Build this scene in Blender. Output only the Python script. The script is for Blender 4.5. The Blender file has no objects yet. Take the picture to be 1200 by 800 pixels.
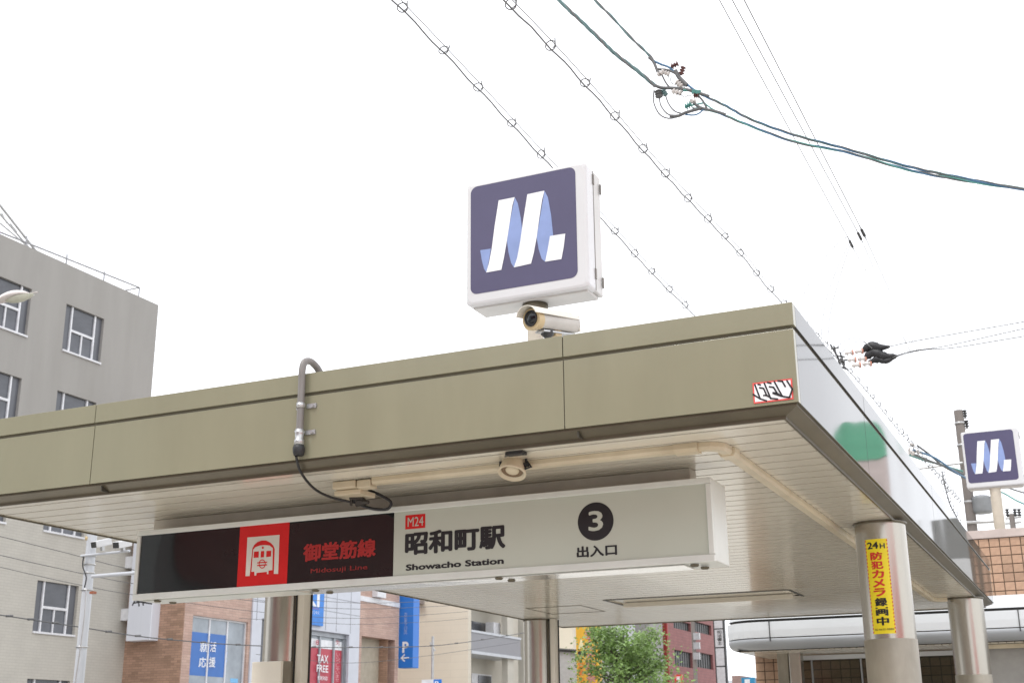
import bpy, math, random
from mathutils import Vector, Matrix
random.seed(7)
PI = math.pi
S = bpy.context.scene
C = S.collection

# ------------------------------------------------------------------ camera, sky, sun, exposure
# World axes: X runs along the front edge of the canopy, Y along its side (down the street), Z up.
FOC = 1480.53; PIT = math.radians(17.68); ROLL = math.radians(-0.4806); YAW = math.radians(-24.726)
EYE = Vector((0, 0, 1.6))
_b = Matrix(((math.cos(YAW), math.sin(YAW), 0), (-math.sin(YAW), math.cos(YAW), 0), (0, 0, 1)))
_R0 = Vector((1, 0, 0)); _F0 = Vector((0, math.cos(PIT), math.sin(PIT))); _U0 = Vector((0, -math.sin(PIT), math.cos(PIT)))
CR = _b @ (_R0 * math.cos(ROLL) + _U0 * math.sin(ROLL))
CU = _b @ (-_R0 * math.sin(ROLL) + _U0 * math.cos(ROLL))
CF = _b @ _F0
cam = bpy.data.cameras.new('camera'); co = bpy.data.objects.new('camera', cam); C.objects.link(co)
co.matrix_world = Matrix(((CR.x, CU.x, -CF.x, EYE.x), (CR.y, CU.y, -CF.y, EYE.y), (CR.z, CU.z, -CF.z, EYE.z), (0, 0, 0, 1)))
cam.sensor_width = 36; cam.lens = FOC / 1200 * 36; cam.clip_start = 0.05; cam.clip_end = 3000
cam.dof.use_dof = True; cam.dof.focus_distance = 8.0; cam.dof.aperture_fstop = 6.3
S.camera = co

SUN_EL = math.radians(58); SUN_AZ = math.radians(200)     # azimuth measured from +Y towards +X
W = bpy.data.worlds.new('World'); S.world = W; W.use_nodes = True
nt = W.node_tree; nt.nodes.clear()
out = nt.nodes.new('ShaderNodeOutputWorld'); bg = nt.nodes.new('ShaderNodeBackground')
sky = nt.nodes.new('ShaderNodeTexSky'); sky.sky_type = 'NISHITA'; sky.sun_disc = False
sky.sun_elevation = SUN_EL; sky.sun_rotation = SUN_AZ
mixn = nt.nodes.new('ShaderNodeMix'); mixn.data_type = 'RGBA'
nz = nt.nodes.new('ShaderNodeTexNoise'); nz.inputs['Scale'].default_value = 1.6; nz.inputs['Detail'].default_value = 3
rmp = nt.nodes.new('ShaderNodeValToRGB')
CLOUD = 16.0
rmp.color_ramp.elements[0].position = 0.3; rmp.color_ramp.elements[0].color = (CLOUD * .93, CLOUD * .95, CLOUD, 1)
rmp.color_ramp.elements[1].position = 0.7; rmp.color_ramp.elements[1].color = (CLOUD * 1.12, CLOUD * 1.13, CLOUD * 1.16, 1)
nt.links.new(nz.outputs['Fac'], rmp.inputs['Fac'])
mixn.inputs['Factor'].default_value = 0.9
nt.links.new(sky.outputs['Color'], mixn.inputs['A']); nt.links.new(rmp.outputs['Color'], mixn.inputs['B'])
nt.links.new(mixn.outputs['Result'], bg.inputs['Color'])
bg.inputs['Strength'].default_value = 0.1
nt.links.new(bg.outputs['Background'], out.inputs['Surface'])
sl = bpy.data.lights.new('sun', 'SUN'); sl.energy = 1.3; sl.angle = math.radians(12); sl.color = (1, .97, .92)
so = bpy.data.objects.new('sun', sl); C.objects.link(so)
sd = Vector((math.sin(SUN_AZ) * math.cos(SUN_EL), math.cos(SUN_AZ) * math.cos(SUN_EL), math.sin(SUN_EL)))
so.rotation_euler = sd.to_track_quat('Z', 'Y').to_euler(); so.location = (0, 0, 40)
S.view_settings.view_transform = 'Standard'; S.view_settings.look = 'None'
S.view_settings.exposure = 0.14; S.view_settings.gamma = 1.0

# ------------------------------------------------------------------ helpers
def at(px, py, x=None, y=None, z=None):
    """The point where the sight line of a pixel of the photograph meets a real plane of the place."""
    r = (CR * (px - 600) + CU * (400 - py) + CF * FOC) / FOC
    if x is not None: t = (x - EYE.x) / r.x
    elif y is not None: t = (y - EYE.y) / r.y
    else: t = (z - EYE.z) / r.z
    return EYE + r * t

MATS = {}
def mat(name, rgb, rough=.6, metal=0., var=.12, scale=4., stretch=(1, 1, 1), bump=0., bscale=60., spec=.5, coat=0., stain=None, stain_amt=.0, stain_scale=2., trans=0., alpha=1.0, coord='Object', bdet=3):
    if name in MATS: return MATS[name]
    m = bpy.data.materials.new(name); m.use_nodes = True; n = m.node_tree; L = n.links
    p = n.nodes['Principled BSDF']
    p.inputs['Roughness'].default_value = rough; p.inputs['Metallic'].default_value = metal
    p.inputs['Specular IOR Level'].default_value = spec; p.inputs['Coat Weight'].default_value = coat
    if trans: p.inputs['Transmission Weight'].default_value = trans
    if alpha < 1: p.inputs['Alpha'].default_value = alpha
    tc = n.nodes.new('ShaderNodeTexCoord'); mp = n.nodes.new('ShaderNodeMapping'); mp.inputs['Scale'].default_value = stretch
    L.new(tc.outputs[coord], mp.inputs['Vector'])
    tx = n.nodes.new('ShaderNodeTexNoise'); tx.inputs['Scale'].default_value = scale; tx.inputs['Detail'].default_value = 6; tx.inputs['Roughness'].default_value = .6
    L.new(mp.outputs['Vector'], tx.inputs['Vector'])
    r = n.nodes.new('ShaderNodeValToRGB'); e = r.color_ramp.elements
    e[0].position = .3; e[1].position = .7
    e[0].color = tuple(c * (1 - var) for c in rgb) + (1,); e[1].color = tuple(min(1, c * (1 + var)) for c in rgb) + (1,)
    L.new(tx.outputs['Fac'], r.inputs['Fac']); col = r.outputs['Color']
    if stain:
        t2 = n.nodes.new('ShaderNodeTexNoise'); t2.inputs['Scale'].default_value = stain_scale; t2.inputs['Detail'].default_value = 5
        L.new(mp.outputs['Vector'], t2.inputs['Vector'])
        r2 = n.nodes.new('ShaderNodeValToRGB'); r2.color_ramp.elements[0].position = .5; r2.color_ramp.elements[1].position = .78
        r2.color_ramp.elements[1].color = (stain_amt,) * 3 + (1,)
        L.new(t2.outputs['Fac'], r2.inputs['Fac'])
        mx = n.nodes.new('ShaderNodeMix'); mx.data_type = 'RGBA'
        L.new(r2.outputs['Color'], mx.inputs['Factor']); L.new(col, mx.inputs['A']); mx.inputs['B'].default_value = stain + (1,)
        col = mx.outputs['Result']
    L.new(col, p.inputs['Base Color'])
    if bump:
        t3 = n.nodes.new('ShaderNodeTexNoise'); t3.inputs['Scale'].default_value = bscale; t3.inputs['Detail'].default_value = bdet
        L.new(tc.outputs[coord], t3.inputs['Vector'])
        bn = n.nodes.new('ShaderNodeBump'); bn.inputs['Strength'].default_value = min(1, bump); bn.inputs['Distance'].default_value = .01 if bump <= 1 else .01 * bump
        L.new(t3.outputs['Fac'], bn.inputs['Height']); L.new(bn.outputs['Normal'], p.inputs['Normal'])
    MATS[name] = m
    return m

def brickmat(name, c1, c2, mortar, w, h, rough=.7, ms=.012, axis='YZ', off=.5, vr=.25):
    """small far-away tiles too fine to pick apart"""
    m = bpy.data.materials.new(name); m.use_nodes = True; n = m.node_tree; L = n.links; p = n.nodes['Principled BSDF']
    p.inputs['Roughness'].default_value = rough
    tc = n.nodes.new('ShaderNodeTexCoord'); sp = n.nodes.new('ShaderNodeSeparateXYZ'); cb = n.nodes.new('ShaderNodeCombineXYZ')
    ad = n.nodes.new('ShaderNodeMath'); ad.operation = 'ADD'
    L.new(tc.outputs['Object'], sp.inputs[0]); L.new(sp.outputs['X'], ad.inputs[0]); L.new(sp.outputs['Y'], ad.inputs[1])
    L.new(ad.outputs[0], cb.inputs['X']); L.new(sp.outputs['Z'], cb.inputs['Y'])
    b = n.nodes.new('ShaderNodeTexBrick'); b.offset = off
    b.inputs['Color1'].default_value = c1 + (1,); b.inputs['Color2'].default_value = c2 + (1,); b.inputs['Mortar'].default_value = mortar + (1,)
    b.inputs['Scale'].default_value = 1; b.inputs['Brick Width'].default_value = w; b.inputs['Row Height'].default_value = h; b.inputs['Mortar Size'].default_value = ms
    L.new(cb.outputs[0], b.inputs['Vector'])
    tx = n.nodes.new('ShaderNodeTexNoise'); tx.inputs['Scale'].default_value = 1.3; tx.inputs['Detail'].default_value = 8
    L.new(tc.outputs['Object'], tx.inputs['Vector'])
    hs = n.nodes.new('ShaderNodeHueSaturation'); ma = n.nodes.new('ShaderNodeMapRange')
    ma.inputs['To Min'].default_value = 1 - vr; ma.inputs['To Max'].default_value = 1 + vr
    L.new(tx.outputs['Fac'], ma.inputs['Value']); L.new(ma.outputs[0], hs.inputs['Value']); L.new(b.outputs['Color'], hs.inputs['Color'])
    L.new(hs.outputs[0], p.inputs['Base Color'])
    return m

ORG = {}
def org(o):
    return ORG.get(o.name, Vector((0, 0, 0))) if o else Vector((0, 0, 0))

def setp(o, label=None, cat=None, group=None, kind=None):
    if label: o['label'] = label
    if cat: o['category'] = cat
    if group: o['group'] = group
    if kind: o['kind'] = kind
    return o

def empty(name, loc, label=None, cat=None, group=None):
    o = bpy.data.objects.new(name, None); C.objects.link(o); o.location = loc; o.empty_display_size = .1
    ORG[o.name] = Vector(loc)
    return setp(o, label, cat, group)

class MB:
    def __init__(s): s.v = []; s.f = []; s.sm = []
    def add(s, vs, fs, smooth=False):
        k = len(s.v); s.v += [Vector(v) for v in vs]
        for f in fs: s.f.append([k + i for i in f]); s.sm.append(smooth)
        return s
    def box(s, a, b):
        x0, x1 = sorted((a[0], b[0])); y0, y1 = sorted((a[1], b[1])); z0, z1 = sorted((a[2], b[2]))
        vs = [(x0, y0, z0), (x1, y0, z0), (x1, y1, z0), (x0, y1, z0), (x0, y0, z1), (x1, y0, z1), (x1, y1, z1), (x0, y1, z1)]
        return s.add(vs, [(0, 3, 2, 1), (4, 5, 6, 7), (0, 1, 5, 4), (1, 2, 6, 5), (2, 3, 7, 6), (3, 0, 4, 7)])
    def obox(s, c, ax, ay, az, hx, hy, hz):
        c = Vector(c); ax = Vector(ax).normalized(); ay = Vector(ay).normalized(); az = Vector(az).normalized()
        vs = [c + ax * (i * hx) + ay * (j * hy) + az * (k * hz) for k in (-1, 1) for i, j in ((-1, -1), (1, -1), (1, 1), (-1, 1))]
        return s.add(vs, [(0, 3, 2, 1), (4, 5, 6, 7), (0, 1, 5, 4), (1, 2, 6, 5), (2, 3, 7, 6), (3, 0, 4, 7)])
    def quad(s, a, b, c, d): return s.add([a, b, c, d], [(0, 1, 2, 3)])
    def prism(s, pts, vec, smooth=False):
        n = len(pts); vec = Vector(vec); vs = [Vector(p) for p in pts] + [Vector(p) + vec for p in pts]
        s.add(vs, [list(range(n))[::-1], list(range(n, 2 * n))])
        s.add(vs, [(i, (i + 1) % n, n + (i + 1) % n, n + i) for i in range(n)], smooth)
        return s
    def tube(s, pts, r, n=8, cap=True, r1=None):
        pts = [Vector(p) for p in pts]; m = len(pts)
        if isinstance(r, (int, float)):
            rs = [r + (r1 - r) * i / (m - 1) for i in range(m)] if r1 is not None else [r] * m
        else: rs = r
        vs = []; ref = None
        for i, p in enumerate(pts):
            t = (pts[min(i + 1, m - 1)] - pts[max(i - 1, 0)]).normalized()
            if ref is None: ref = t.orthogonal().normalized()
            ref = (ref - t * ref.dot(t)).normalized(); b = t.cross(ref)
            for k in range(n):
                a = 2 * PI * k / n; vs.append(p + (ref * math.cos(a) + b * math.sin(a)) * rs[i])
        s.add(vs, [(i * n + k, i * n + (k + 1) % n, (i + 1) * n + (k + 1) % n, (i + 1) * n + k) for i in range(m - 1) for k in range(n)], True)
        if cap: s.add(vs[:n], [list(range(n))[::-1]]); s.add(vs[-n:], [list(range(n))])
        return s
    def cyl(s, a, b, r, n=24, r1=None): return s.tube([a, b], r, n, True, r if r1 is None else r1)
    def lathe(s, base, axis, prof, n=24):
        """prof: (distance along axis, radius)"""
        base = Vector(base); axis = Vector(axis).normalized(); u = axis.orthogonal().normalized(); w = axis.cross(u); vs = []
        for d, r in prof:
            for k in range(n):
                a = 2 * PI * k / n; vs.append(base + axis * d + (u * math.cos(a) + w * math.sin(a)) * max(r, .0001))
        m = len(prof)
        return s.add(vs, [(i * n + k, i * n + (k + 1) % n, (i + 1) * n + (k + 1) % n, (i + 1) * n + k) for i in range(m - 1) for k in range(n)], True)
    def build(s, name, m, parent=None, bev=0., label=None, kind=None, at_=None):
        o0 = org(parent) if at_ is None else Vector(at_)
        me = bpy.data.meshes.new(name)
        me.from_pydata([tuple(v - o0) for v in s.v], [], s.f); me.polygons.foreach_set('use_smooth', s.sm); me.update()
        if m: me.materials.append(m)
        o = bpy.data.objects.new(name, me); C.objects.link(o)
        if parent: o.parent = parent; ORG[o.name] = org(parent)
        if at_ is not None:
            o.location = Vector(at_) - org(parent); ORG[o.name] = Vector(at_)
        if bev:
            b = o.modifiers.new('bevel', 'BEVEL'); b.width = bev; b.segments = 2; b.limit_method = 'ANGLE'; b.angle_limit = math.radians(50); b.harden_normals = False
        if label: o['label'] = label
        if kind: o['kind'] = kind
        return o

def inst(src, name, parent, loc, label=None):
    """another piece sharing src's mesh"""
    o = bpy.data.objects.new(name, src.data); C.objects.link(o); o.parent = parent; o.location = Vector(loc) - org(parent)
    ORG[o.name] = Vector(loc)
    for md in src.modifiers:
        b = o.modifiers.new('bevel', 'BEVEL'); b.width = md.width; b.segments = md.segments; b.limit_method = 'ANGLE'; b.angle_limit = md.angle_limit
    if label: o['label'] = label
    return o

def text_mb(body, w, h, fn, weight=0., vertical=False, depth=.0):
    """lettering as geometry: body is set, stretched to w x h, and laid on a surface by fn(x, y); weight thickens the strokes"""
    mb = MB()
    lines = list(body) if vertical else [body]
    nL = len(lines)
    nrm = (fn(w * .1, 0) - fn(0, 0)).cross(fn(0, h * .1) - fn(0, 0)).normalized()
    hh = (fn(0, h) - fn(0, 0)).length / nL
    if nrm.dot(EYE - fn(w / 2, h / 2)) < 0: nrm = -nrm
    offs = [(0, 0)] + ([(weight * .55 * math.cos(i * PI / 3), weight * .55 * math.sin(i * PI / 3)) for i in range(6)] if weight else [])
    for i, ln in enumerate(lines):
        cu = bpy.data.curves.new('t', 'FONT'); cu.body = ln; cu.resolution_u = 3
        ob = bpy.data.objects.new('t', cu); C.objects.link(ob)
        dg = bpy.context.evaluated_depsgraph_get(); me = bpy.data.meshes.new_from_object(ob.evaluated_get(dg))
        bpy.data.objects.remove(ob); bpy.data.curves.remove(cu)
        vs = [v.co.copy() for v in me.vertices]
        if not vs: continue
        wt = weight * .55
        x0 = min(v.x for v in vs) - wt; x1 = max(v.x for v in vs) + wt; y0 = min(v.y for v in vs) - wt; y1 = max(v.y for v in vs) + wt
        fs = [list(p.vertices) for p in me.polygons]
        for k, (dx, dy) in enumerate(offs):
            sh = nrm * (hh * .0012 * k)
            if vertical:
                ch = h / nL; gh = ch * .9; yb = h - (i + 1) * ch + ch * .05
                mb.add([fn((v.x + dx - x0) / (x1 - x0) * w, yb + (v.y + dy - y0) / (y1 - y0) * gh) + sh for v in vs], fs)
            else:
                mb.add([fn((v.x + dx - x0) / (x1 - x0) * w, (v.y + dy - y0) / (y1 - y0) * h) + sh for v in vs], fs)
        bpy.data.meshes.remove(me)
    return mb

def catenary(a, b, sag, n=24):
    a = Vector(a); b = Vector(b)
    return [a.lerp(b, i / n) - Vector((0, 0, sag * 4 * (i / n) * (1 - i / n))) for i in range(n + 1)]

def spline(pts, n=8):
    pts = [Vector(p) for p in pts]; P = [pts[0]] + pts + [pts[-1]]; o = []
    for i in range(1, len(P) - 2):
        for k in range(n):
            t = k / n; a, b, c, d = P[i - 1], P[i], P[i + 1], P[i + 2]
            o.append(.5 * ((2 * b) + (c - a) * t + (2 * a - 5 * b + 4 * c - d) * t * t + (3 * b - a - 3 * c + d) * t ** 3))
    return o + [pts[-1]]

# ------------------------------------------------------------------ materials
M_fascia = mat('olive_painted_metal', (.262, .250, .172), .16, 0, .045, 1.6, (1.5, 1.5, .35), .25, 1.6, spec=.5, stain=(.19, .175, .115), stain_amt=.25)
M_grv = mat('groove_dark_olive', (.10, .09, .058), .6)  # dark olive-brown base colour of the backing behind the fascia joints
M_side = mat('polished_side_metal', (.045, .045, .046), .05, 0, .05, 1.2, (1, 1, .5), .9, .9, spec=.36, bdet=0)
M_lip = mat('dark_olive_metal', (.115, .098, .066), .35, .3, .15, 3)
M_groove = mat('groove_dark_gasket', (.05, .045, .032), .6)  # near-black base colour of the gasket strips in the lip joints
M_slat = mat('cream_soffit_aluminium', (.68, .635, .54), .18, 0, .05, 1.5, (.6, 1, 1), spec=.8, coat=.18, stain=(.42, .33, .2), stain_amt=.45, stain_scale=1.3)
M_back = mat('soffit_gap_dark', (.05, .04, .028), .95, spec=.1)
M_cream = mat('cream_duct_plastic', (.62, .54, .40), .35, 0, .08, 5, stain=(.35, .26, .14), stain_amt=.5)
M_steel = mat('stainless_steel', (.45, .425, .375), .27, .85, .06, 3, (1, 1, .3))
M_steel2 = mat('stainless_sleeve', (.33, .30, .245), .5, .25, .3, 3, (1, 1, .4))
M_post = mat('pale_post_metal', (.74, .70, .61), .4, .0, .08, 3, (1, 1, .4))
M_wframe = mat('white_sign_frame', (.64, .655, .62), .3, .1, .05, 4)
M_alu = mat('polished_aluminium', (.8, .8, .8), .12, .9, .05, 3, (1, 3, 1), .2, 8)
M_blackp = mat('black_acrylic', (.016, .018, .018), .03, 0, .1, 2, bump=2.2, bscale=1.0, spec=.6, bdet=0)
M_lightp = mat('offwhite_acrylic', (.475, .495, .43), .14, 0, .03, 1.5, spec=.5)
M_red = mat('sign_red', (.56, .022, .022), .14, 0, .06, 6)
M_redtxt = mat('dim_red_print', (.34, .022, .02), .3, 0, .1, 8)
M_ink = mat('black_print', (.016, .016, .018), .35)
M_whitep = mat('white_print', (.62, .59, .53), .3)
M_white = mat('white_acrylic_box', (.62, .62, .625), .25, 0, .02, 3)
M_signside = mat('white_painted_side', (.57, .56, .54), .4, 0, .06, 6, (1, 1, .4))
M_navy = mat('dark_violet_navy', (.076, .068, .135), .22, 0, .05, 3)
M_logow = mat('logo_white', (.84, .85, .87), .3)
M_logob = mat('logo_periwinkle', (.235, .31, .56), .3)
M_dark = mat('dark_grey_metal', (.06, .06, .06), .45, .5)
M_black = mat('black_rubber', (.02, .02, .022), .5)
M_conduit = mat('grey_conduit', (.20, .185, .175), .4, 0, .1, 5)
M_galv = mat('galvanised_steel', (.5, .5, .5), .35, .8, .12, 8)
M_camw = mat('camera_housing', (.7, .66, .58), .4, 0, .05, 5)
M_cama = mat('camera_amber_front', (.52, .40, .22), .4)
M_glassd = mat('dark_lens_glass', (.01, .012, .014), .05)
M_tile = [mat('terracotta_tile_%s' % k, c, .45, 0, .16, 9, bump=.3, bscale=40) for k, c in (('a', (.40, .255, .165)), ('b', (.44, .275, .18)), ('c', (.36, .225, .145)))]
M_grout = mat('tile_grout_brown', (.15, .105, .07), .85)
M_canw = mat('silver_white_panel', (.66, .68, .70), .5, 0, .03, 2)
M_cang = mat('silver_grey_panel', (.36, .375, .395), .45, .0, .03, 2)
M_conc = mat('painted_concrete', (.345, .33, .308), .85, 0, .045, 1.3, (1.2, 1.2, .2), .3, 12, stain=(.29, .275, .25), stain_amt=.5, stain_scale=.5)
M_glassw = mat('window_glass_grey', (.10, .105, .12), .15, 0, .25, .7, (1, 1, 2.5))
M_glassw2 = mat('window_side_pane', (.12, .125, .14), .3, 0, .15, 1.2)
M_winw = mat('white_window_frame', (.72, .72, .74), .4)
M_rail = mat('grey_rail', (.33, .33, .34), .5, .4)
M_asph = mat('asphalt', (.19, .187, .18), .9, 0, .2, 12, bump=.5, bscale=90)
M_pave = mat('light_paving', (.54, .515, .46), .85, 0, .12, 2, bump=.3, bscale=40)
M_kerb = mat('concrete_kerb', (.42, .41, .39), .85)
M_line = mat('road_paint', (.75, .75, .73), .7)
M_cable = mat('weathered_cable', (.12, .12, .12), .6)
M_msgr = mat('steel_messenger_wire', (.25, .25, .25), .5, .4)
M_greenc = mat('green_grey_cable', (.09, .16, .16), .6, 0, .25, 3)
M_bluec = mat('blue_cable', (.06, .15, .26), .5, 0, .15, 3)
M_tealc = mat('teal_cable', (.08, .26, .23), .5, 0, .15, 3)
M_brownc = mat('brown_porcelain', (.10, .035, .03), .25)
M_whitec = mat('white_porcelain', (.62, .58, .55), .3, 0, .1, 10)
M_pinkc = mat('salmon_band', (.62, .28, .2), .4)
M_polec = mat('concrete_pole', (.21, .185, .17), .85, 0, .15, 3, (1, 1, .3))
M_polew = mat('pale_painted_pole', (.52, .54, .57), .4, .1, .06, 3)
M_beigep = mat('beige_sign_pole', (.56, .5, .41), .5)

# ------------------------------------------------------------------ ground
g = MB(); g.quad((-900, -900, -.12), (900, -900, -.12), (900, 1200, -.12), (-900, 1200, -.12)); g.build('ground', M_asph, kind='structure')
g = MB(); g.quad((-29, -200, -.114), (-12.7, -200, -.114), (-12.7, 600, -.114), (-29, 600, -.114)); g.build('road', M_asph, kind='structure')
g = MB()
for x in (-17.8, -23.4):
    for k in range(-8, 40): g.quad((x - .07, k * 10, -.108), (x + .07, k * 10, -.108), (x + .07, k * 10 + 5, -.108), (x - .07, k * 10 + 5, -.108))
g.build('lane_marking', M_line, kind='structure')
g = MB(); g.box((-12.5, -60, -.5), (30, 300, 0)); g.build('pavement', M_pave, kind='structure')
g = MB(); g.box((-12.7, -60, -.5), (-12.502, 300, .004)); g.build('kerb', M_kerb, kind='structure')
g = MB(); g.box((-60, -60, -.5), (-29.2, 300, 0)); g.build('far_pavement', M_pave, kind='structure')

# ------------------------------------------------------------------ the station entrance canopy
X0, X1, Y0, Y1 = -7.22, -1.28, 6.264, 17.24
ZB, ZG0, ZG1, ZT = 3.25, 3.642, 3.662, 3.786
ent = empty('station_entrance', (-4.2, 11.7, 0), 'subway entrance canopy of olive metal fascia and slatted cream soffit on steel columns', 'entrance canopy')
def fascia(z0, z1, proud, nm):
    T = .05; g_ = .003
    xs = [X0, -5.945, -2.57, X1]
    for i in range(3):
        a = xs[i] + (g_ if i else -proud); b = xs[i + 1] - (g_ if i < 2 else -proud)
        MB().box((a, Y0 - proud, z0), (b, Y0 + T, z1)).build(nm, M_fascia, ent, .0015)
        MB().box((a, Y1 - T, z0), (b, Y1 + proud, z1)).build(nm, M_fascia, ent, .004)
    ys = [Y0 + T + .002, 8.31, 11.69, 15.06, Y1 - T - .002]
    for i in range(4):
        a = ys[i] + (g_ if i else 0); b = ys[i + 1] - (g_ if i < 3 else 0)
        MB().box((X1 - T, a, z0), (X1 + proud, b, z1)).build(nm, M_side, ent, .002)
        MB().box((X0 - proud, a, z0), (X0 + T, b, z1)).build(nm, M_fascia, ent, .004)
fascia(ZB, ZG0, 0, 'fascia_panel')
fascia(ZG1, ZT, .007, 'fascia_cap')
r = MB()   # gasket band behind the joint lines
for a, b in (((X0 + .007, Y0 + .007), (X1 - .007, Y0 + .045)), ((X0 + .007, Y1 - .045), (X1 - .007, Y1 - .007)), ((X0 + .007, Y0 + .046), (X0 + .045, Y1 - .046)), ((X1 - .045, Y0 + .046), (X1 - .007, Y1 - .046))):
    r.box((a[0], a[1], ZB + .02), (b[0], b[1], ZT - .02))
r.build('joint_backing', M_grv, ent)
MB().box((X0 + .06, Y0 + .06, 3.70), (X1 - .06, Y1 - .06, 3.735)).build('roof', mat('pale_roof_sheet', (.55, .54, .52), .7), ent)
# chamfered lip under the fascia
def ring(pa, pb):  # strip between two rectangles
    return [(pa[0], pb[0], pb[1], pa[1]), (pa[1], pb[1], pb[2], pa[2]), (pa[2], pb[2], pb[3], pa[3]), (pa[3], pb[3], pb[0], pa[0])]
def rect(d, z): return [Vector((X0 + d, Y0 + d, z)), Vector((X1 - d, Y0 + d, z)), Vector((X1 - d, Y1 - d, z)), Vector((X0 + d, Y1 - d, z))]
lip = MB()
prof = [(.0, 3.2485), (.014, 3.2485), (.014, 3.236), (.09, 3.206), (.09, 3.203)]
for i in range(len(prof) - 1):
    for q in ring(rect(*prof[i]), rect(*prof[i + 1])): lip.quad(*q[::-1])
lip.build('lip', M_lip, ent)
bead = MB(); bp = [(.0905, 3.204), (.0905, 3.19), (.104, 3.19), (.104, 3.204)]
for i in range(3):
    for q in ring(rect(*bp[i]), rect(*bp[i + 1])): bead.quad(*q[::-1])
bead.build('edge_trim', M_lip, ent)
for xj in (-5.86, -2.5):
    MB().box((xj - .004, Y0 + .02, 3.2), (xj + .004, Y0 + .088, 3.238)).build('lip_joint', M_groove, ent)
# soffit slats
SY0, PIT_S = 6.479, .188
RX0, RX1, RY0, RY1 = -5.30, -3.16, 14.10, 14.72     # recessed light slot
sbk = MB(); sbk.box((X0 + .1, Y0 + .1, 3.2035), (X1 - .1, RY0 - .04, 3.245)); sbk.box((X0 + .1, RY1 + .02, 3.2035), (X1 - .1, Y1 - .1, 3.245))
sbk.box((X0 + .1, RY0 - .039, 3.2035), (RX0 - .01, RY1 + .019, 3.245)); sbk.box((RX1 + .01, RY0 - .039, 3.2035), (X1 - .1, RY1 + .019, 3.245)); sbk.build('soffit_backing', M_back, ent)
def slat(x0, x1, ya, yb):
    return MB().box((x0, ya + .009, 3.2), (x1, yb - .009, 3.222))
sx0, sx1 = X0 + .105, X1 - .105
slat(sx0, sx1, Y0 + .105, SY0).build('soffit_slat', M_slat, ent)
k = 0; y = SY0; proto = None
while y < Y1 - .105:
    ye = min(y + PIT_S, Y1 - .105)
    segs = [(sx0, sx1)]
    if ye > RY0 and y < RY1: segs = [(sx0, RX0), (RX1, sx1)]
    for a, b in segs:
        if len(segs) == 1 and abs(ye - y - PIT_S) < 1e-6:
            if proto is None: proto = MB().box((a, .009, 0), (b, PIT_S - .009, .022)); proto = proto.build('soffit_slat', M_slat, ent, at_=(0, 0, 0)); proto.location = Vector((0, y, 3.2)) - org(ent)
            else: inst(proto, 'soffit_slat', ent, (0, y, 3.2))
        else: slat(a, b, y, ye).build('soffit_slat', M_slat, ent)
    y = ye
# the slot with its lamp tray
lt = MB(); lt.box((RX0, RY0 - .06, 3.194), (RX1, RY0 - .02, 3.199)); lt.box((RX0 - .03, RY0 - .06, 3.194), (RX0 - .002, RY1 + .03, 3.199)); lt.box((RX1 + .002, RY0 - .06, 3.194), (RX1 + .03, RY1 + .03, 3.199))
lt.build('light_slot_trim', M_dark, ent)
tr = MB(); tr.quad((RX0, RY0 - .02, 3.212), (RX1, RY0 - .02, 3.212), (RX1, RY1 + .1, 3.212), (RX0, RY1 + .1, 3.212)); tr.build('light_tray', M_slat, ent)
MB().box((RX0 + .05, RY1 - .2, 3.15), (RX1 - .05, RY1 - .1, 3.208)).build('tube_housing', M_slat, ent, .01)
# access hatch outline
ht = MB(); hx0, hx1, hy0, hy1 = -6.5, -5.77, 14.45, 15.29
for a, b in (((hx0, hy0), (hx1, hy0 + .012)), ((hx0, hy1 - .012), (hx1, hy1)), ((hx0, hy0 + .012), (hx0 + .012, hy1 - .012)), ((hx1 - .012, hy0 + .012), (hx1, hy1 - .012))):
    ht.box((a[0], a[1], 3.196), (b[0], b[1], 3.1995))
ht.build('hatch_frame', M_lip, ent)

# columns
def column(x, y, R=.19, zs=2.32, front=True):
    c = MB().cyl((x, y, -.0), (x, y, 3.198), R, 48).build('column', M_steel, ent)
    MB().lathe((x, y, 3.16), (0, 0, 1), [(.02, R), (.02, R + .012), (.034, R + .012), (.036, R - .01)], 48).build('collar', M_lip, c)
    MB().lathe((x, y, 0), (0, 0, 1), [(0.004, R + .004), (zs, R + .004), (zs + .004, R + .001)], 48).build('sleeve', M_steel2, c)
    return c
column(-1.50, 10.0); column(-1.50, 15.95, .2)
cl = column(-6.905, 9.9, .175, 2.33); cb = column(-6.98, 15.9, .18, 2.2)
# flat glazing posts beside the two left columns
for (yy) in (9.9, 15.9):
    pxl = -6.715 if yy < 12 else -6.775
    p = MB().box((pxl, yy - .06, 0), (pxl + .07, yy + .06, 3.197)).build('glazing_post', M_post, ent, .004)
    MB().box((pxl + .0715, yy + .045, .0), (pxl + .085, yy + .06, 3.19)).build('dark_gasket', M_black, p)
    MB().box((pxl - .008, yy - .075, .0), (pxl - .002, yy - .062, 3.19)).build('dark_gasket', M_black, p)
MB().box((-7.07, 9.68, .004), (-6.75, 9.712, 2.33)).build('cover_plate', M_post, ent, .006)

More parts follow.
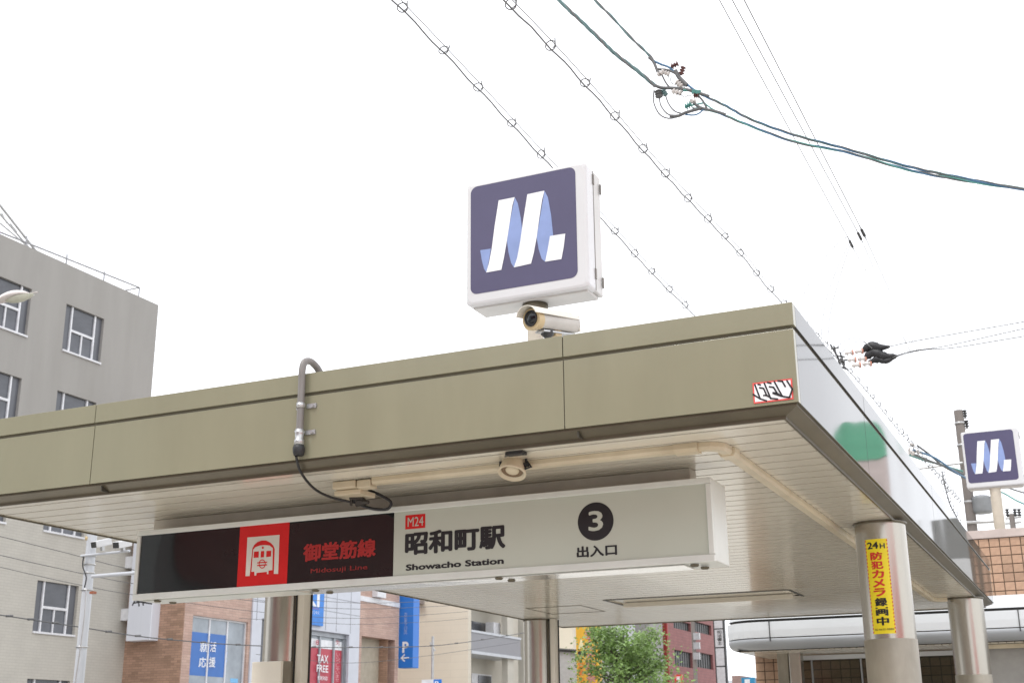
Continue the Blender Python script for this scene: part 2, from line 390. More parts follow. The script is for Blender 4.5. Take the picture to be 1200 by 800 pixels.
# ------------------------------------------------------------------ things on the fascia: conduit, sticker
cd = empty('cable_conduit', (-4.285, 6.22, 3.2), 'grey conduit hooked over the canopy edge with two metal straps', 'conduit')
cx, cy = -4.285, Y0 - .042
path = [(cx + .05, 6.9, 3.765), (cx + .045, 6.5, 3.768), (cx + .035, 6.395, 3.80), (cx + .02, 6.345, 3.85), (cx + .01, 6.29, 3.872), (cx + .003, 6.24, 3.855), (cx, cy, 3.80), (cx, cy, 3.7), (cx, cy, 3.40)]
MB().tube(spline(path, 6), .022, 14).build('pipe', M_conduit, cd)
for z in (3.575, 3.41):
    st = MB(); st.lathe((cx, cy, z - .016), (0, 0, 1), [(0, .0222), (0, .027), (.032, .027), (.032, .0222)], 16)
    st.box((cx - .055, Y0 - .010, z - .014), (cx - .02, Y0 - .001, z + .014)); st.box((cx + .02, Y0 - .010, z - .014), (cx + .09, Y0 - .001, z + .014))
    s_ = st.build('strap', M_galv, cd)
    MB().cyl((cx + .065, Y0 - .02, z), (cx + .065, Y0 - .009, z), .012, 10).build('bolt', M_galv, s_)
MB().lathe((cx, cy, 3.33), (0, 0, 1), [(0, .02), (0, .031), (.03, .031), (.034, .026), (.07, .028), (.085, .033), (.085, .02)], 16).build('connector', M_galv, cd)
MB().lathe((cx, cy, 3.265), (0, 0, 1), [(0, .008), (0, .03), (.02, .036), (.045, .038), (.066, .03), (.066, .0)], 12).build('gland', M_black, cd)
# cable that drops from the conduit to the soffit box
jb = empty('junction_box', (-4.23, 6.85, 3.2), 'cream junction box on the soffit with a black cable clamp below it', 'junction box')
MB().box((-4.35, 6.70, 3.148), (-4.18, 6.86, 3.196)).build('box', M_cream, jb, .008)
MB().box((-4.36, 6.74, 3.114), (-4.165, 6.93, 3.146)).build('lid', M_cream, jb, .006)
MB().box((-4.168, 6.70, 3.14), (-4.07, 6.79, 3.19)).build('socket', M_cream, jb, .006)
ck = empty('cable_clamp', (-4.23, 6.9, 3.03), 'black clamp under the cream box with a looped black cable', 'cable clamp')
kc = at(420, 586, y=6.87)
b = MB(); b.obox(kc + Vector((-.01, 0, .018)), (1, .3, 0), (-.3, 1, 0), (0, 0, 1), .045, .032, .016); b.obox(kc + Vector((.012, .01, -.016)), (1, .5, .25), (-.5, 1, 0), (0, 0, 1), .034, .028, .015); b.cyl(kc + Vector((.03, 0, -.01)), kc + Vector((.075, 0, -.018)), .013, 10)
b.cyl(kc + Vector((-.035, -.03, -.035)), kc + Vector((-.035, -.03, .04)), .009, 8); b.build('clamp_body', mat('dark_brown_clamp', (.035, .03, .025), .45), ck, .003)
P = [(347, 534), (352, 552), (368, 572), (390, 583), (418, 589)]; ys_ = [cy, 6.32, 6.55, 6.75, 6.88]
MB().tube(spline([at(a, b_, y=q) for (a, b_), q in zip(P, ys_)], 6), .0085, 8).build('cable', M_black, ck)
P = [(432, 574), (446, 580), (458, 588), (454, 596), (438, 596), (424, 592)]
MB().tube(spline([at(a, b_, y=6.95) for a, b_ in P], 6), .010, 8).build('loop_cable', M_black, ck)
# sticker
stk = MB(); s0 = Vector((-1.511, Y0 - .0035, 3.266)); SW, SH = .206, .11
stk.box(s0, s0 + Vector((SW, .002, SH)))
so_ = stk.build('sticker', mat('sticker_red', (.72, .09, .08), .4)); setp(so_, 'small white sticker with a red border and black scrawled lettering on the fascia corner', 'sticker'); ORG[so_.name] = Vector((0, 0, 0))
yy = Y0 - .0045
MB().box((s0.x + .008, yy, s0.z + .008), (s0.x + SW - .008, yy + .002, s0.z + SH - .008)).build('paper', M_logow, so_)
sc = MB()
def stroke(mb, pts, w, y_, ox, oz):
    for (a, b_), (c, d) in zip(pts[:-1], pts[1:]):
        A = Vector((ox + a, y_, oz + b_)); B = Vector((ox + c, y_, oz + d)); t = (B - A).normalized(); n_ = Vector((-t.z, 0, t.x)) * w / 2
        A = A - t * w * .3; B = B + t * w * .3
        mb.quad(A + n_, A - n_, B - n_, B + n_)
def sk(px, py):   # crop of the sticker -> its own plane
    u = (px - 245) / 745.; v = (py - (255 - 0.13 * (px - 245))) / 365.
    return (u * SW, (1 - v) * SH)
k_ = 0
for pts in ([(245, 455), (370, 530), (490, 565)], [(290, 280), (370, 520)], [(350, 275), (400, 285)], [(375, 335), (450, 345), (500, 470), (440, 470)], [(470, 250), (570, 520), (700, 530)], [(530, 240), (600, 255)], [(560, 315), (640, 325), (700, 430), (620, 420)], [(620, 430), (780, 480)],
            [(660, 220), (790, 480), (920, 500), (985, 350), (895, 200)], [(730, 210), (810, 215), (860, 310)], [(500, 470), (560, 500)], [(700, 430), (760, 470)]):
    k_ += 1
    stroke(sc, [sk(*p) for p in pts], .0085, yy - .001 - .0002 * k_, s0.x, s0.z)
sc.build('scrawl', M_ink, so_)

# ------------------------------------------------------------------ raceway and spotlight under the soffit
rw = MB(); prof_ = []
pts = [(-4.06, 6.735), (-1.93, 6.735)] + [(-1.93 + .09 * math.sin(a), 6.825 - .09 * math.cos(a)) for a in (PI / 8, PI / 4, 3 * PI / 8)] + [(-1.84, 6.83), (-1.84, 15.6), (-1.82, 15.72), (-1.76, 15.78), (-1.68, 15.79)]
def race(pts, w, h, z):
    vs = []; n = len(pts); m_ = MB()
    for i, p in enumerate(pts):
        p = Vector((p[0], p[1], 0)); a = Vector((*pts[max(i - 1, 0)], 0)); b_ = Vector((*pts[min(i + 1, n - 1)], 0)); t = (b_ - a).normalized(); s_ = Vector((-t.y, t.x, 0))
        for u, v in ((-.5, 0), (-.5, -.6), (-.36, -1), (.36, -1), (.5, -.6), (.5, 0)): vs.append(p + s_ * (u * w) + Vector((0, 0, z + v * h)))
    m_.add(vs, [(i * 6 + k, (i + 1) * 6 + k, (i + 1) * 6 + k + 1, i * 6 + k + 1) for i in range(n - 1) for k in range(5)])
    m_.add(vs[:6], [(0, 1, 2, 3, 4, 5)]); m_.add(vs[-6:], [(5, 4, 3, 2, 1, 0)])
    return m_
rr = empty('cable_raceway', (-1.84, 10, 3.2), 'cream cable duct bending along the soffit towards the right hand columns', 'cable duct')
race(pts, .072, .042, 3.1985).build('duct', M_cream, rr)
race([(-2.09, 6.735), (-1.95, 6.735)], .1, .05, 3.1987).build('duct_joint', M_cream, rr)
race([(-1.84, 6.9), (-1.84, 7.0)], .1, .05, 3.1987).build('duct_joint', M_cream, rr)
race([(-1.84, 11.3), (-1.84, 11.4)], .1, .05, 3.1987).build('duct_joint', M_cream, rr)

sp = empty('spotlight', (-3.05, 6.62, 3.2), 'cream conical spotlight in a black yoke under the soffit', 'spotlight')
top = at(603, 529, z=3.195); c0 = at(603, 536, y=6.67); c1 = at(600, 553, y=6.63)
ax = (c1 - c0).normalized()
MB().lathe(c0, ax, [(-.035, .0), (-.035, .03), (-.02, .048), (.02, .06), (.07, .074), (.105, .085), (.112, .085), (.114, .074), (.085, .066), (.085, .0)], 32).build('shade', M_cream, sp)
MB().lathe(c0, ax, [(.086, .0), (.088, .03), (.092, .060), (.096, .064)], 24).build('reflector', mat('brown_reflector', (.16, .10, .055), .4), sp)
MB().lathe(c0, ax, [(.088, .042), (.098, .038), (.102, .02), (.103, .0)], 20).build('lamp_face', M_cream, sp)
yk = MB(); side = Vector((1, 0, 0)); side = (side - ax * side.dot(ax)).normalized()
mid = c0 + ax * .03
for s_ in (-1, 1):
    yk.tube([Vector((top.x + s_ * .045, top.y + .02, 3.185)), mid + side * (.085 * s_) + Vector((0, 0, .04)), mid + side * (.08 * s_) + ax * .05], .008, 6)
yk.tube([mid + side * .08, mid + side * .12 + ax * .05, mid + side * .08 + ax * .06], .007, 6)
yk.box((top.x - .055, top.y - .01, 3.18), (top.x + .055, top.y + .05, 3.197)); yk.cyl(mid + side * .07 + ax * .03, mid + side * .10 + ax * .03, .014, 8)
yk.build('yoke', M_black, sp)

# ------------------------------------------------------------------ the hanging station sign
SX0, SX1, SYF, SYB, SZ0, SZ1 = -6.245, -2.0, 7.1, 7.41, 2.592, 3.083
sg = empty('station_sign', (-4.12, 7.25, 2.59), 'long boxed station sign, half black and half off white, hung below the soffit', 'station sign')
MB().box((-6.30, 7.33, SZ1 - .03), (-2.19, 7.46, 3.1985)).build('mounting_beam', mat('beam_grey_cream', (.45, .42, .37), .45), sg, .004)
MB().box((SX0, SYF + .03, SZ0 + .004), (SX1, SYB, SZ1 - .003)).build('case', M_wframe, sg, .006)
fr = MB(); ft, fb = .036, .043
fr.box((SX0, SYF, SZ1 - ft), (SX1, SYF + .029, SZ1)); fr.box((SX0, SYF, SZ0), (SX1, SYF + .029, SZ0 + fb))
fr.box((SX0, SYF, SZ0 + fb + .001), (SX0 + .03, SYF + .029, SZ1 - ft - .001)); fr.box((SX1 - .033, SYF, SZ0 + fb + .001), (SX1, SYF + .029, SZ1 - ft - .001))
fr.build('frame', M_wframe, sg, .004)
PZ0, PZ1 = SZ0 + fb, SZ1 - ft
yp = SYF + .012
def sx(px, py=640): return at(px, py, y=SYF).x
xr0, xr1 = sx(278.5, 650), sx(336.5, 650); xb = sx(460, 635)
pl = MB().box((SX0 + .03, yp, PZ0), (xb, yp + .01, PZ1)).build('black_panel', M_blackp, sg)
MB().box((xb + .002, yp, PZ0), (SX1 - .033, yp + .01, PZ1)).build('white_panel', M_lightp, sg)
rp = MB().box((xr0, yp - .002, PZ0), (xr1, yp - .0002, PZ1)).build('red_square', M_red, sg)
def sp_(px, py, dy=0):   # photo pixel -> sign face
    p = at(px, py, y=yp); return Vector((p.x, yp + dy, p.z))
def pic(px, py): return 270 + px / 667. * 75, 600 + py / 800. * 90
def picp(pts, d): return [sp_(*pic(*p), dy=d) for p in pts]
pm = MB()
# white portal with an arched opening, then the train front inside
arch = [(232, 375), (250, 340), (285, 308), (330, 292), (375, 292), (420, 315), (450, 345), (465, 380)]
outer = [(180, 262), (515, 234), (515, 300)]
pm.add(picp([(180, 262), (515, 234), (500, 640), (455, 640), (465, 380), (450, 345), (420, 315), (375, 292), (330, 292), (285, 308), (250, 340), (232, 375), (203, 662), (160, 664)], -.003), [tuple(range(14))[::-1]])
pm.add(picp([(240, 388), (265, 362), (310, 345), (360, 340), (410, 345), (445, 372), (440, 600), (400, 606), (398, 642), (383, 642), (383, 618), (275, 630), (272, 656), (255, 658), (252, 616), (222, 618)], -.003), [tuple(range(16))[::-1]])
pm.build('train_emblem', M_whitep, rp)
pr = MB()
for q in ([(250, 410), (300, 405), (298, 470), (246, 474)], [(322, 404), (356, 401), (354, 467), (318, 470)], [(380, 402), (430, 398), (426, 460), (376, 465)]):
    pr.add(picp(q, -.0045), [(3, 2, 1, 0)])
cxp, cyp = 342, 368
pr.add(picp([(cxp + 11 * math.cos(a), cyp + 13 * math.sin(a)) for a in [i * PI / 6 for i in range(12)]], -.0045), [tuple(range(12))[::-1]])
ringp = [(335 + 36 * math.cos(i * PI / 10), 537 + 48 * math.sin(i * PI / 10)) for i in range(20)] + [(335 + 28 * math.cos(i * PI / 10), 537 + 38 * math.sin(i * PI / 10)) for i in range(20)]
pr.add(picp(ringp, -.0042), [(20 + i, 20 + (i + 1) % 20, (i + 1) % 20, i) for i in range(20)])
for q in ([(283, 520), (388, 512), (386, 524), (282, 532)], [(282, 548), (386, 540), (385, 552), (281, 560)]): pr.add(picp(q, -.0046), [(3, 2, 1, 0)])
pr.build('train_emblem_detail', M_red, rp)
def sign_text(nm, body, x0, y0, x1, y1, m, weight=0., parent=sg, d=-.0015):
    """text between two lower corners (x0,y0)-(x1,..) given by the lower left and upper right pixel of the lettering"""
    a = sp_(x0, y0); b_ = sp_(x1, y1)
    return text_mb(body, b_.x - a.x, b_.z - a.z, lambda x, z: Vector((a.x + x, yp + d, a.z + z)), weight).build(nm, m, parent)
sign_text('line_name', '御堂筋線', 355, 658.5, 441, 630, M_redtxt, .07)
sign_text('line_name_roman', 'Midosuji Line', 364, 673, 431, 661, mat('dimmer_red_print', (.22, .02, .018), .3), .03)
sign_text('station_name', '昭和町駅', 474.5, 651, 592.5, 613.5, M_ink, .075)
sign_text('station_name_roman', 'Showacho Station', 475.5, 668.5, 590.5, 652.5, M_ink, .075)
a = sp_(475, 620); b_ = sp_(498.5, 601.5)
tg = MB().box((a.x, yp - .002, a.z), (b_.x, yp - .0002, b_.z)).build('red_code_tag', M_red, sg)
sign_text('station_code', 'M24', 478, 617, 496.5, 604.5, M_lightp, .0, tg, -.0035)
ctr = sp_(698, 610.5); rad = (sp_(719, 610).x - sp_(677, 610).x) / 2
dm = MB(); dm.add([ctr + Vector((rad * math.cos(t), -.0015, rad * math.sin(t))) for t in [i * PI / 24 for i in range(48)]], [tuple(range(48))])
dk = dm.build('black_disc', M_ink, sg)
sign_text('exit_number', '3', 690, 622.5, 706.5, 597.5, M_lightp, .03, dk, -.003)
sign_text('exit_wording', '出入口', 676, 653.5, 723, 636.5, M_ink, .07)
# undersides: polished strip and clips
MB().box((SX0 + .05, SYF + .05, SZ0 - .004), (-4.9, SYB - .05, SZ0 + .002)).build('bottom_plate', M_wframe, sg)
MB().box((-4.88, SYF + .05, SZ0 - .006), (SX1 - .2, SYB - .05, SZ0 + .002)).build('bottom_diffuser', M_alu, sg)
for px in (179, 364, 580, 812):
    x = sx(px, 690)
    for dy, dx in ((.06, 0.), (.2, .02)):
        MB().lathe((x + dx, SYF + dy, SZ0 - .016), (0, 0, 1), [(0, 0), (0, .02), (.008, .026), (.014, .026)], 12).build('clip', M_lip, sg)

# ------------------------------------------------------------------ lit box signs with the ribbon letter
def ribbon_sign(name, xl, xr, y, z0, z1, depth, label, cat, grp=None):
    w = xr - xl; h = z1 - z0
    o = empty(name, ((xl + xr) / 2, y + depth / 2, z0), label, cat, grp)
    rp_ = lambda x0, x1, za, zb, r, yv, n=6: [Vector((cx_ + r * math.cos(a), yv, cz_ + r * math.sin(a))) for cx_, cz_, a0 in ((x1 - r, zb - r, 0), (x0 + r, zb - r, PI / 2), (x0 + r, za + r, PI), (x1 - r, za + r, 1.5 * PI)) for a in [a0 + PI / 2 * i / n for i in range(n + 1)]]
    e = .04 * w
    # bulging front shell
    sh = MB(); n4 = 28; loops = []
    for inset, dy in ((0, depth * .45), (0, .012 * w / .86), (.006, .004), (.02, 0.)):
        loops.append(rp_(xl + inset, xr - inset, z0 + inset, z1 - inset, .035 * w, y + dy))
    vs = [v for lp in loops for v in lp]
    sh.add(vs, [(i * n4 + k, i * n4 + (k + 1) % n4, (i + 1) * n4 + (k + 1) % n4, (i + 1) * n4 + k) for i in range(3) for k in range(n4)])
    sh.add(loops[-1], [tuple(range(n4))]); sh.build('front_shell', M_white, o)
    MB().box((xl + .006, y + depth * .455, z0 + .012), (xr - .006, y + depth, z1 - .012)).build('back_shell', M_signside, o, .008)
    MB().box((xl + .03, y + .05, z0 - .012), (xr - .03, y + depth - .03, z0 + .011)).build('base_plate', M_signside, o, .004)
    mx = .075 * w
    fc = MB(); f0x, f1x, f0z, f1z = xl + .04 * w, xr - .085 * w, z0 + .085 * h, z1 - .03 * h
    fp = rp_(f0x, f1x, f0z, f1z, .055 * w, y - .0015); fc.add(fp, [tuple(range(len(fp)))])
    f_ = fc.build('navy_face', M_navy, o)
    def L(px, py, d):
        u = (px - 80) / 447.; zt = 150 - .1745 * (px - 80); v = (py - zt) / (450 + 8 * u)
        return Vector((f0x + u * (f1x - f0x), y - d, f1z - v * (f1z - f0z)))
    def poly(pts, d, m, nm):
        q = MB(); q.add([L(a, b_, d) for a, b_ in pts], [tuple(range(len(pts)))[::-1]]); q.build(nm, m, f_)
    poly([(122, 416), (168, 410), (160, 460), (149, 509), (138, 492), (129, 458)], .0030, M_logob, 'ribbon_fold')
    poly([(272, 196), (285, 222), (297, 285), (302, 335), (292, 400), (280, 455), (266, 489), (254, 470), (243, 425), (236, 370), (250, 300)], .0030, M_logob, 'ribbon_fold')
    poly([(398, 172), (412, 200), (424, 275), (431, 361), (414, 400), (396, 467), (382, 455), (370, 415), (362, 365), (380, 270)], .0030, M_logob, 'ribbon_fold')
    poly([(203, 208), (272, 196), (262, 230), (250, 300), (236, 385), (224, 450), (213, 498), (148, 509), (160, 470), (172, 410), (186, 310)], .0042, M_logow, 'ribbon_band')
    poly([(326, 185), (398, 172), (388, 210), (376, 280), (362, 370), (350, 430), (338, 474), (266, 489), (280, 450), (294, 380), (308, 290)], .0042, M_logow, 'ribbon_band')
    poly([(418, 362), (481, 353), (474, 405), (463, 457), (396, 467), (406, 425)], .0042, M_logow, 'ribbon_band')
    MB().box((xr + .0005, y + depth * .44, z0 + .012), (xr + .0025, y + depth * .462, z1 - .02)).build('shell_seam', MATS.get('hinge_grey') or mat('hinge_grey', (.2, .18, .16), .5, .3), o)
    for zf in (.1, .86):
        for dy in (depth * .45, depth * .93):
            zc = z0 + h * zf - (.02 if dy > depth * .5 else 0)
            MB().box((xr - .001, y + dy - .012, zc), (xr + .008, y + dy + .008, zc + .085 * h)).build('hinge', MATS.get('hinge_grey') or mat('hinge_grey', (.2, .18, .16), .5, .3), o, .003)
    return o
ms = ribbon_sign('emblem_sign', -3.555, -2.685, 7.0, 4.345, 5.215, .27, 'large square light box with a white ribbon letter on navy, standing on the canopy roof', 'light box sign', 'navy ribbon letter signs')
pc = at(627, 390, y=7.13)
MB().cyl((pc.x, 7.14, 3.735), (pc.x, 7.14, 4.30), .052, 24).build('post', M_beigep, ms)
MB().lathe((pc.x, 7.14, 4.275), (0, 0, 1), [(0, .05), (0, .085), (.055, .085), (.056, .05)], 24).build('flange', M_lip, ms)
xa, xb_ = at(1130, 545, y=21).x, at(1198, 545, y=21).x; za, zb = at(1136, 572, y=21).z, at(1132, 506, y=21).z
ms2 = ribbon_sign('emblem_sign', xa, xb_, 21, za, zb, .27, 'smaller looking navy ribbon letter light box on a beige pole behind the tiled wall', 'light box sign', 'navy ribbon letter signs')
pp = at(1169.5, 600, y=21.13)
MB().cyl((pp.x, 21.13, 0), (pp.x, 21.13, za - .012), .083, 20).build('post', M_beigep, ms2)

# ------------------------------------------------------------------ CCTV camera on the roof
cc = empty('security_camera', (-2.85, 6.8, 3.8), 'cream security camera with a sun hood on the canopy roof below the light box', 'security camera')
F = at(622.5, 374.5, y=6.55); Rr = at(671, 381.5, y=6.92)
dx_ = (Rr - F).normalized(); up = Vector((0, 0, 1)); up = (up - dx_ * up.dot(dx_)).normalized(); rt = up.cross(dx_)
Ln = (Rr - F).length
def cprof(r, n=20, flat=.85):
    return [(r * math.cos(2 * PI * i / n), max(-r * flat, r * math.sin(2 * PI * i / n))) for i in range(n)]
def sweep(mb, pr_, a, b_):
    n = len(pr_); vs = [a + rt * u + up * v for u, v in pr_] + [b_ + rt * u + up * v for u, v in pr_]
    mb.add(vs, [(i, (i + 1) % n, n + (i + 1) % n, n + i) for i in range(n)], True); mb.add(vs, [tuple(range(n))[::-1], tuple(range(n, 2 * n))])
h_ = MB(); sweep(h_, cprof(.064, flat=.8), F + dx_ * .05, F + dx_ * Ln); h_.build('housing', mat('camera_body_grey', (.50, .475, .43), .4), cc)
f2 = MB(); sweep(f2, cprof(.068), F, F + dx_ * .05); fo = f2.build('front_ring', M_cama, cc)
ln = MB(); ln.lathe(F + up * .008, -dx_, [(0.001, .0), (.001, .050), (.008, .048), (.006, .040)], 24); ln.build('lens_bezel', M_black, fo)
MB().lathe(F + up * .008, -dx_, [(.002, .040), (.008, .032), (.012, .014), (.013, .0)], 24).build('lens', M_glassd, fo)
hd = MB()
hp = [(math.cos(a) * .083, math.sin(a) * .080 + .004) for a in [PI * (.09 + i * .82 / 14) for i in range(15)]]
hp2 = [(u * .95, v * .95) for u, v in hp]
n = len(hp); A = F - dx_ * .045; B = F + dx_ * (Ln * 1.0)
vs = [A + rt * u + up * v for u, v in hp] + [B + rt * u * .8 + up * (v * .9) for u, v in hp] + [A + rt * u + up * v for u, v in hp2] + [B + rt * u * .8 + up * (v * .88) for u, v in hp2]
hd.add(vs, [(i, i + 1, n + i + 1, n + i) for i in range(n - 1)] + [(2 * n + i, 3 * n + i, 3 * n + i + 1, 2 * n + i + 1) for i in range(n - 1)] + [(i, 2 * n + i, 2 * n + i + 1, i + 1) for i in range(n - 1)] + [(n + i, n + i + 1, 3 * n + i + 1, 3 * n + i) for i in range(n - 1)] + [(0, n, 3 * n, 2 * n), (n - 1, 3 * n - 1, 4 * n - 1, 2 * n - 1)])
hd.build('sun_hood', M_camw, cc)
for q in (.35, .8):
    MB().obox(F + dx_ * (Ln * q) - up * .03 + rt * .064, dx_, rt, up, .012, .006, .03).build('latch', M_galv, cc)
bt = F + dx_ * (Ln * .36) - up * .05
MB().lathe(bt, (0, 0, -1), [(0, .035), (.03, .04), (.05, .02), (.1, .016), (.3, .016)], 14).build('swivel', M_dark, cc)
MB().obox(bt + dx_ * .075 - up * .018, dx_, rt, up, .03, .026, .02).build('gland', M_cama, cc, .004)
MB().obox(F + dx_ * (Ln * .55) - up * .066, dx_, rt, up, Ln * .38, .035, .006).build('mount_rail', M_galv, cc, .002)
for q in (.62, .9):
    MB().lathe(F + dx_ * (Ln * q) - up * .072, (0, 0, -1), [(0, .012), (.02, .012), (.02, .007), (.045, .007)], 10).build('cable_gland', M_black, cc)
MB().tube(spline([F + dx_ * (Ln * .9) - up * .10, F + dx_ * (Ln * .95) - up * .15, F + dx_ * (Ln * .8) - up * .2, Vector((bt.x + .03, bt.y + .04, 3.75))], 6), .007, 6).build('camera_cable', M_black, cc)
MB().obox(F + dx_ * Ln, dx_, rt, up, .006, .058, .05).build('rear_cap', M_camw, cc, .004)
br = MB(); br.cyl(Vector((bt.x, bt.y, 3.736)), Vector((bt.x, bt.y, bt.z - .09)), .03, 14); br.build('bracket', M_camw, cc)

# ------------------------------------------------------------------ yellow notice wrapped on the first column
nR = .1912; ncx, ncy = -1.5, 10.0
def oncol(px, py):
    r_ = (CR * (px - 600) + CU * (400 - py) + CF * FOC) / FOC
    # intersect with the column's cylinder
    ox, oy = EYE.x - ncx, EYE.y - ncy; a = r_.x ** 2 + r_.y ** 2; b2 = ox * r_.x + oy * r_.y; c_ = ox * ox + oy * oy - nR * nR
    t = (-b2 - math.sqrt(max(0, b2 * b2 - a * c_))) / a; p = EYE + r_ * t
    return math.atan2(p.y - ncy, p.x - ncx), p.z
a0, zt = oncol(1013.5, 632.5); a1, _ = oncol(1039.5, 632); _, zb_ = oncol(1035, 742)
def wrap(u, z, d=0.): a = a0 + (a1 - a0) * u; return Vector((ncx + (nR + d) * math.cos(a), ncy + (nR + d) * math.sin(a), z))
nw = MB(); NS = 14
vs = [wrap(i / NS, z) for z in (zb_, zt) for i in range(NS + 1)]
nw.add(vs, [(i, i + 1, NS + 2 + i, NS + 1 + i) for i in range(NS)], True)
no = nw.build('camera_notice', mat('notice_yellow', (.82, .66, .015), .45, 0, .03, 3)); ORG[no.name] = Vector((0, 0, 0))
setp(no, 'tall yellow notice with red and black characters wrapped on the nearest right column', 'notice')
H_ = zt - zb_
def ntext(nm, body, u0, u1, v0, v1, m, weight, vert=False):
    text_mb(body, 1, 1, lambda x, y_: wrap(u0 + (u1 - u0) * x, zt - H_ * v1 + (v1 - v0) * H_ * y_, .0016), weight, vert).build(nm, m, no)
M_nred = mat('notice_red', (.62, .03, .02), .45)
ntext('heading', '24', .10, .60, .03, .105, M_ink, .06); ntext('heading', 'H', .66, .88, .05, .105, M_ink, .05)
ntext('red_characters', '防犯カメラ', .2, .74, .135, .615, M_nred, .08, True)
ntext('black_characters', '録画中', .22, .76, .62, .92, M_ink, .07, True)
ntext('small_print', '06-6630-8888', .1, .92, .945, .965, M_ink, 0)
dsh = MB()
for i in range(26):
    v0 = .01 + i * .0385
    for u in (.0, .955):
        dsh.quad(wrap(u, zt - H_ * v0, .0012), wrap(u, zt - H_ * (v0 + .018), .0012), wrap(u + .045, zt - H_ * (v0 + .018), .0012), wrap(u + .045, zt - H_ * v0, .0012))
dsh.build('dashed_border', M_nred, no)

# ------------------------------------------------------------------ second entrance on the right: silver canopy and tiled wall
e2 = empty('second_entrance', (0, 19.5, 0), 'second subway entrance with rounded silver canopy and terracotta tiled wall behind the right columns', 'entrance building')
WY = 20.5; WX0, WX1, CX1 = -5.21, -.78, 5.4; TP, TH = .149, .132; WTOP = 4.53
bk = MB(); bk.box((WX0, WY + .012, 0), (WX1, WY + .35, WTOP)); bk.box((WX1 - .35, WY + .352, 0), (WX1, WY + 6, WTOP)); wall = bk.build('wall', M_grout, e2)
cp = MB(); cp.box((WX0 - .03, WY - .03, WTOP + .002), (WX1 + .03, WY + .38, WTOP + .125)); cp.build('coping', mat('pale_pink_coping', (.50, .42, .38), .7), e2, .006)
tp = {}
rest = MB(); cnt = 0
nx = int((WX1 - WX0) / TP); nz_ = int(WTOP / TH)
for i in range(nx):
    for j in range(nz_):
        x = WX0 + i * TP + .004; z = WTOP - (j + 1) * TH + .004
        vis = (-2.35 < x < -.1 and z > 3.45) or (x < -1.5 and 2.2 < z < 3.0)
        if vis and cnt < 290:
            c = random.choice((0, 1, 1, 2)); cnt += 1; loc = (x, WY + random.uniform(-.002, .002), z)
            if c not in tp:
                o = MB().box((0, 0, 0), (TP - .014, .011, TH - .014)).build('tile', M_tile[c], wall, at_=(0, 0, 0)); o.location = Vector(loc) - org(wall); tp[c] = o
            else: inst(tp[c], 'tile', wall, loc)
        elif z > 1.0 or x > 2:
            rest.box((x, WY + .001, z), (x + TP - .014, WY + .012, z + TH - .014))
rest.build('tile', M_tile[1], wall, kind='stuff')
# canopy profile swept round a corner: (outward, z)
CYF = 18.5; cpx0, cR = -5.22, .6
def sweep_prof(prof, m, nm, bev=0):
    mb = MB(); path_ = []
    for yv in (22.0, CYF + cR): path_.append((Vector((cpx0, yv, 0)), Vector((-1, 0, 0))))
    for i in range(1, 8):
        a = PI + (PI / 2) * i / 8; path_.append((Vector((cpx0 + cR + cR * math.cos(a), CYF + cR + cR * math.sin(a), 0)), Vector((math.cos(a), math.sin(a), 0))))
    for xv in (cpx0 + cR, CX1): path_.append((Vector((xv, CYF, 0)), Vector((0, -1, 0))))
    n_ = len(prof); vs = [p + nn * u + Vector((0, 0, z)) for p, nn in path_ for u, z in prof]
    mb.add(vs, [(i * n_ + k, i * n_ + k + 1, (i + 1) * n_ + k + 1, (i + 1) * n_ + k) for i in range(len(path_) - 1) for k in range(n_ - 1)], nm == 'lower_band')
    return mb.build(nm, m, e2)
sweep_prof([(-.30, 3.50), (-.16, 3.465), (-.06, 3.40), (-.03, 3.335), (-.02, 3.305)], M_canw, 'top_band')
sweep_prof([(-.06, 3.306), (-.06, 3.27)], M_dark, 'groove')
sweep_prof([(-.05, 3.272), (0, 3.268), (.006, 3.15), (.0, 3.046), (-.03, 3.044)], M_canw, 'middle_band')
sweep_prof([(-.03, 3.036), (0, 3.03), (-.004, 2.985), (-.025, 2.94), (-.07, 2.905), (-.14, 2.887), (-.25, 2.88)], M_cang, 'lower_band')
MB().box((cpx0 + .3, CYF + .3, 3.45), (CX1, WY, 3.49)).build('roof', M_canw, e2)
for xj in (at(902, 740, y=CYF).x, at(1196, 740, y=CYF).x):
    MB().box((xj - .006, CYF - .014, 2.99), (xj + .006, CYF + .02, 3.30)).build('panel_joint', M_dark, e2)
# soffit ribs of this canopy run away from the street edge
sf = MB().box((cpx0 + .2, CYF + .21, 2.873), (CX1, WY, 2.885)).build('soffit', M_back, e2)
x = cpx0 + .26; pr0 = None
while x < .2:
    if pr0 is None: pr0 = MB().box((0, 0, 0), (.094, 1.74, .012)).build('soffit_rib', M_slat, sf, at_=(0, 0, 0)); pr0.location = Vector((x, CYF + .22, 2.86)) - org(sf)
    else: inst(pr0, 'soffit_rib', sf, (x, CYF + .22, 2.86))
    x += .105
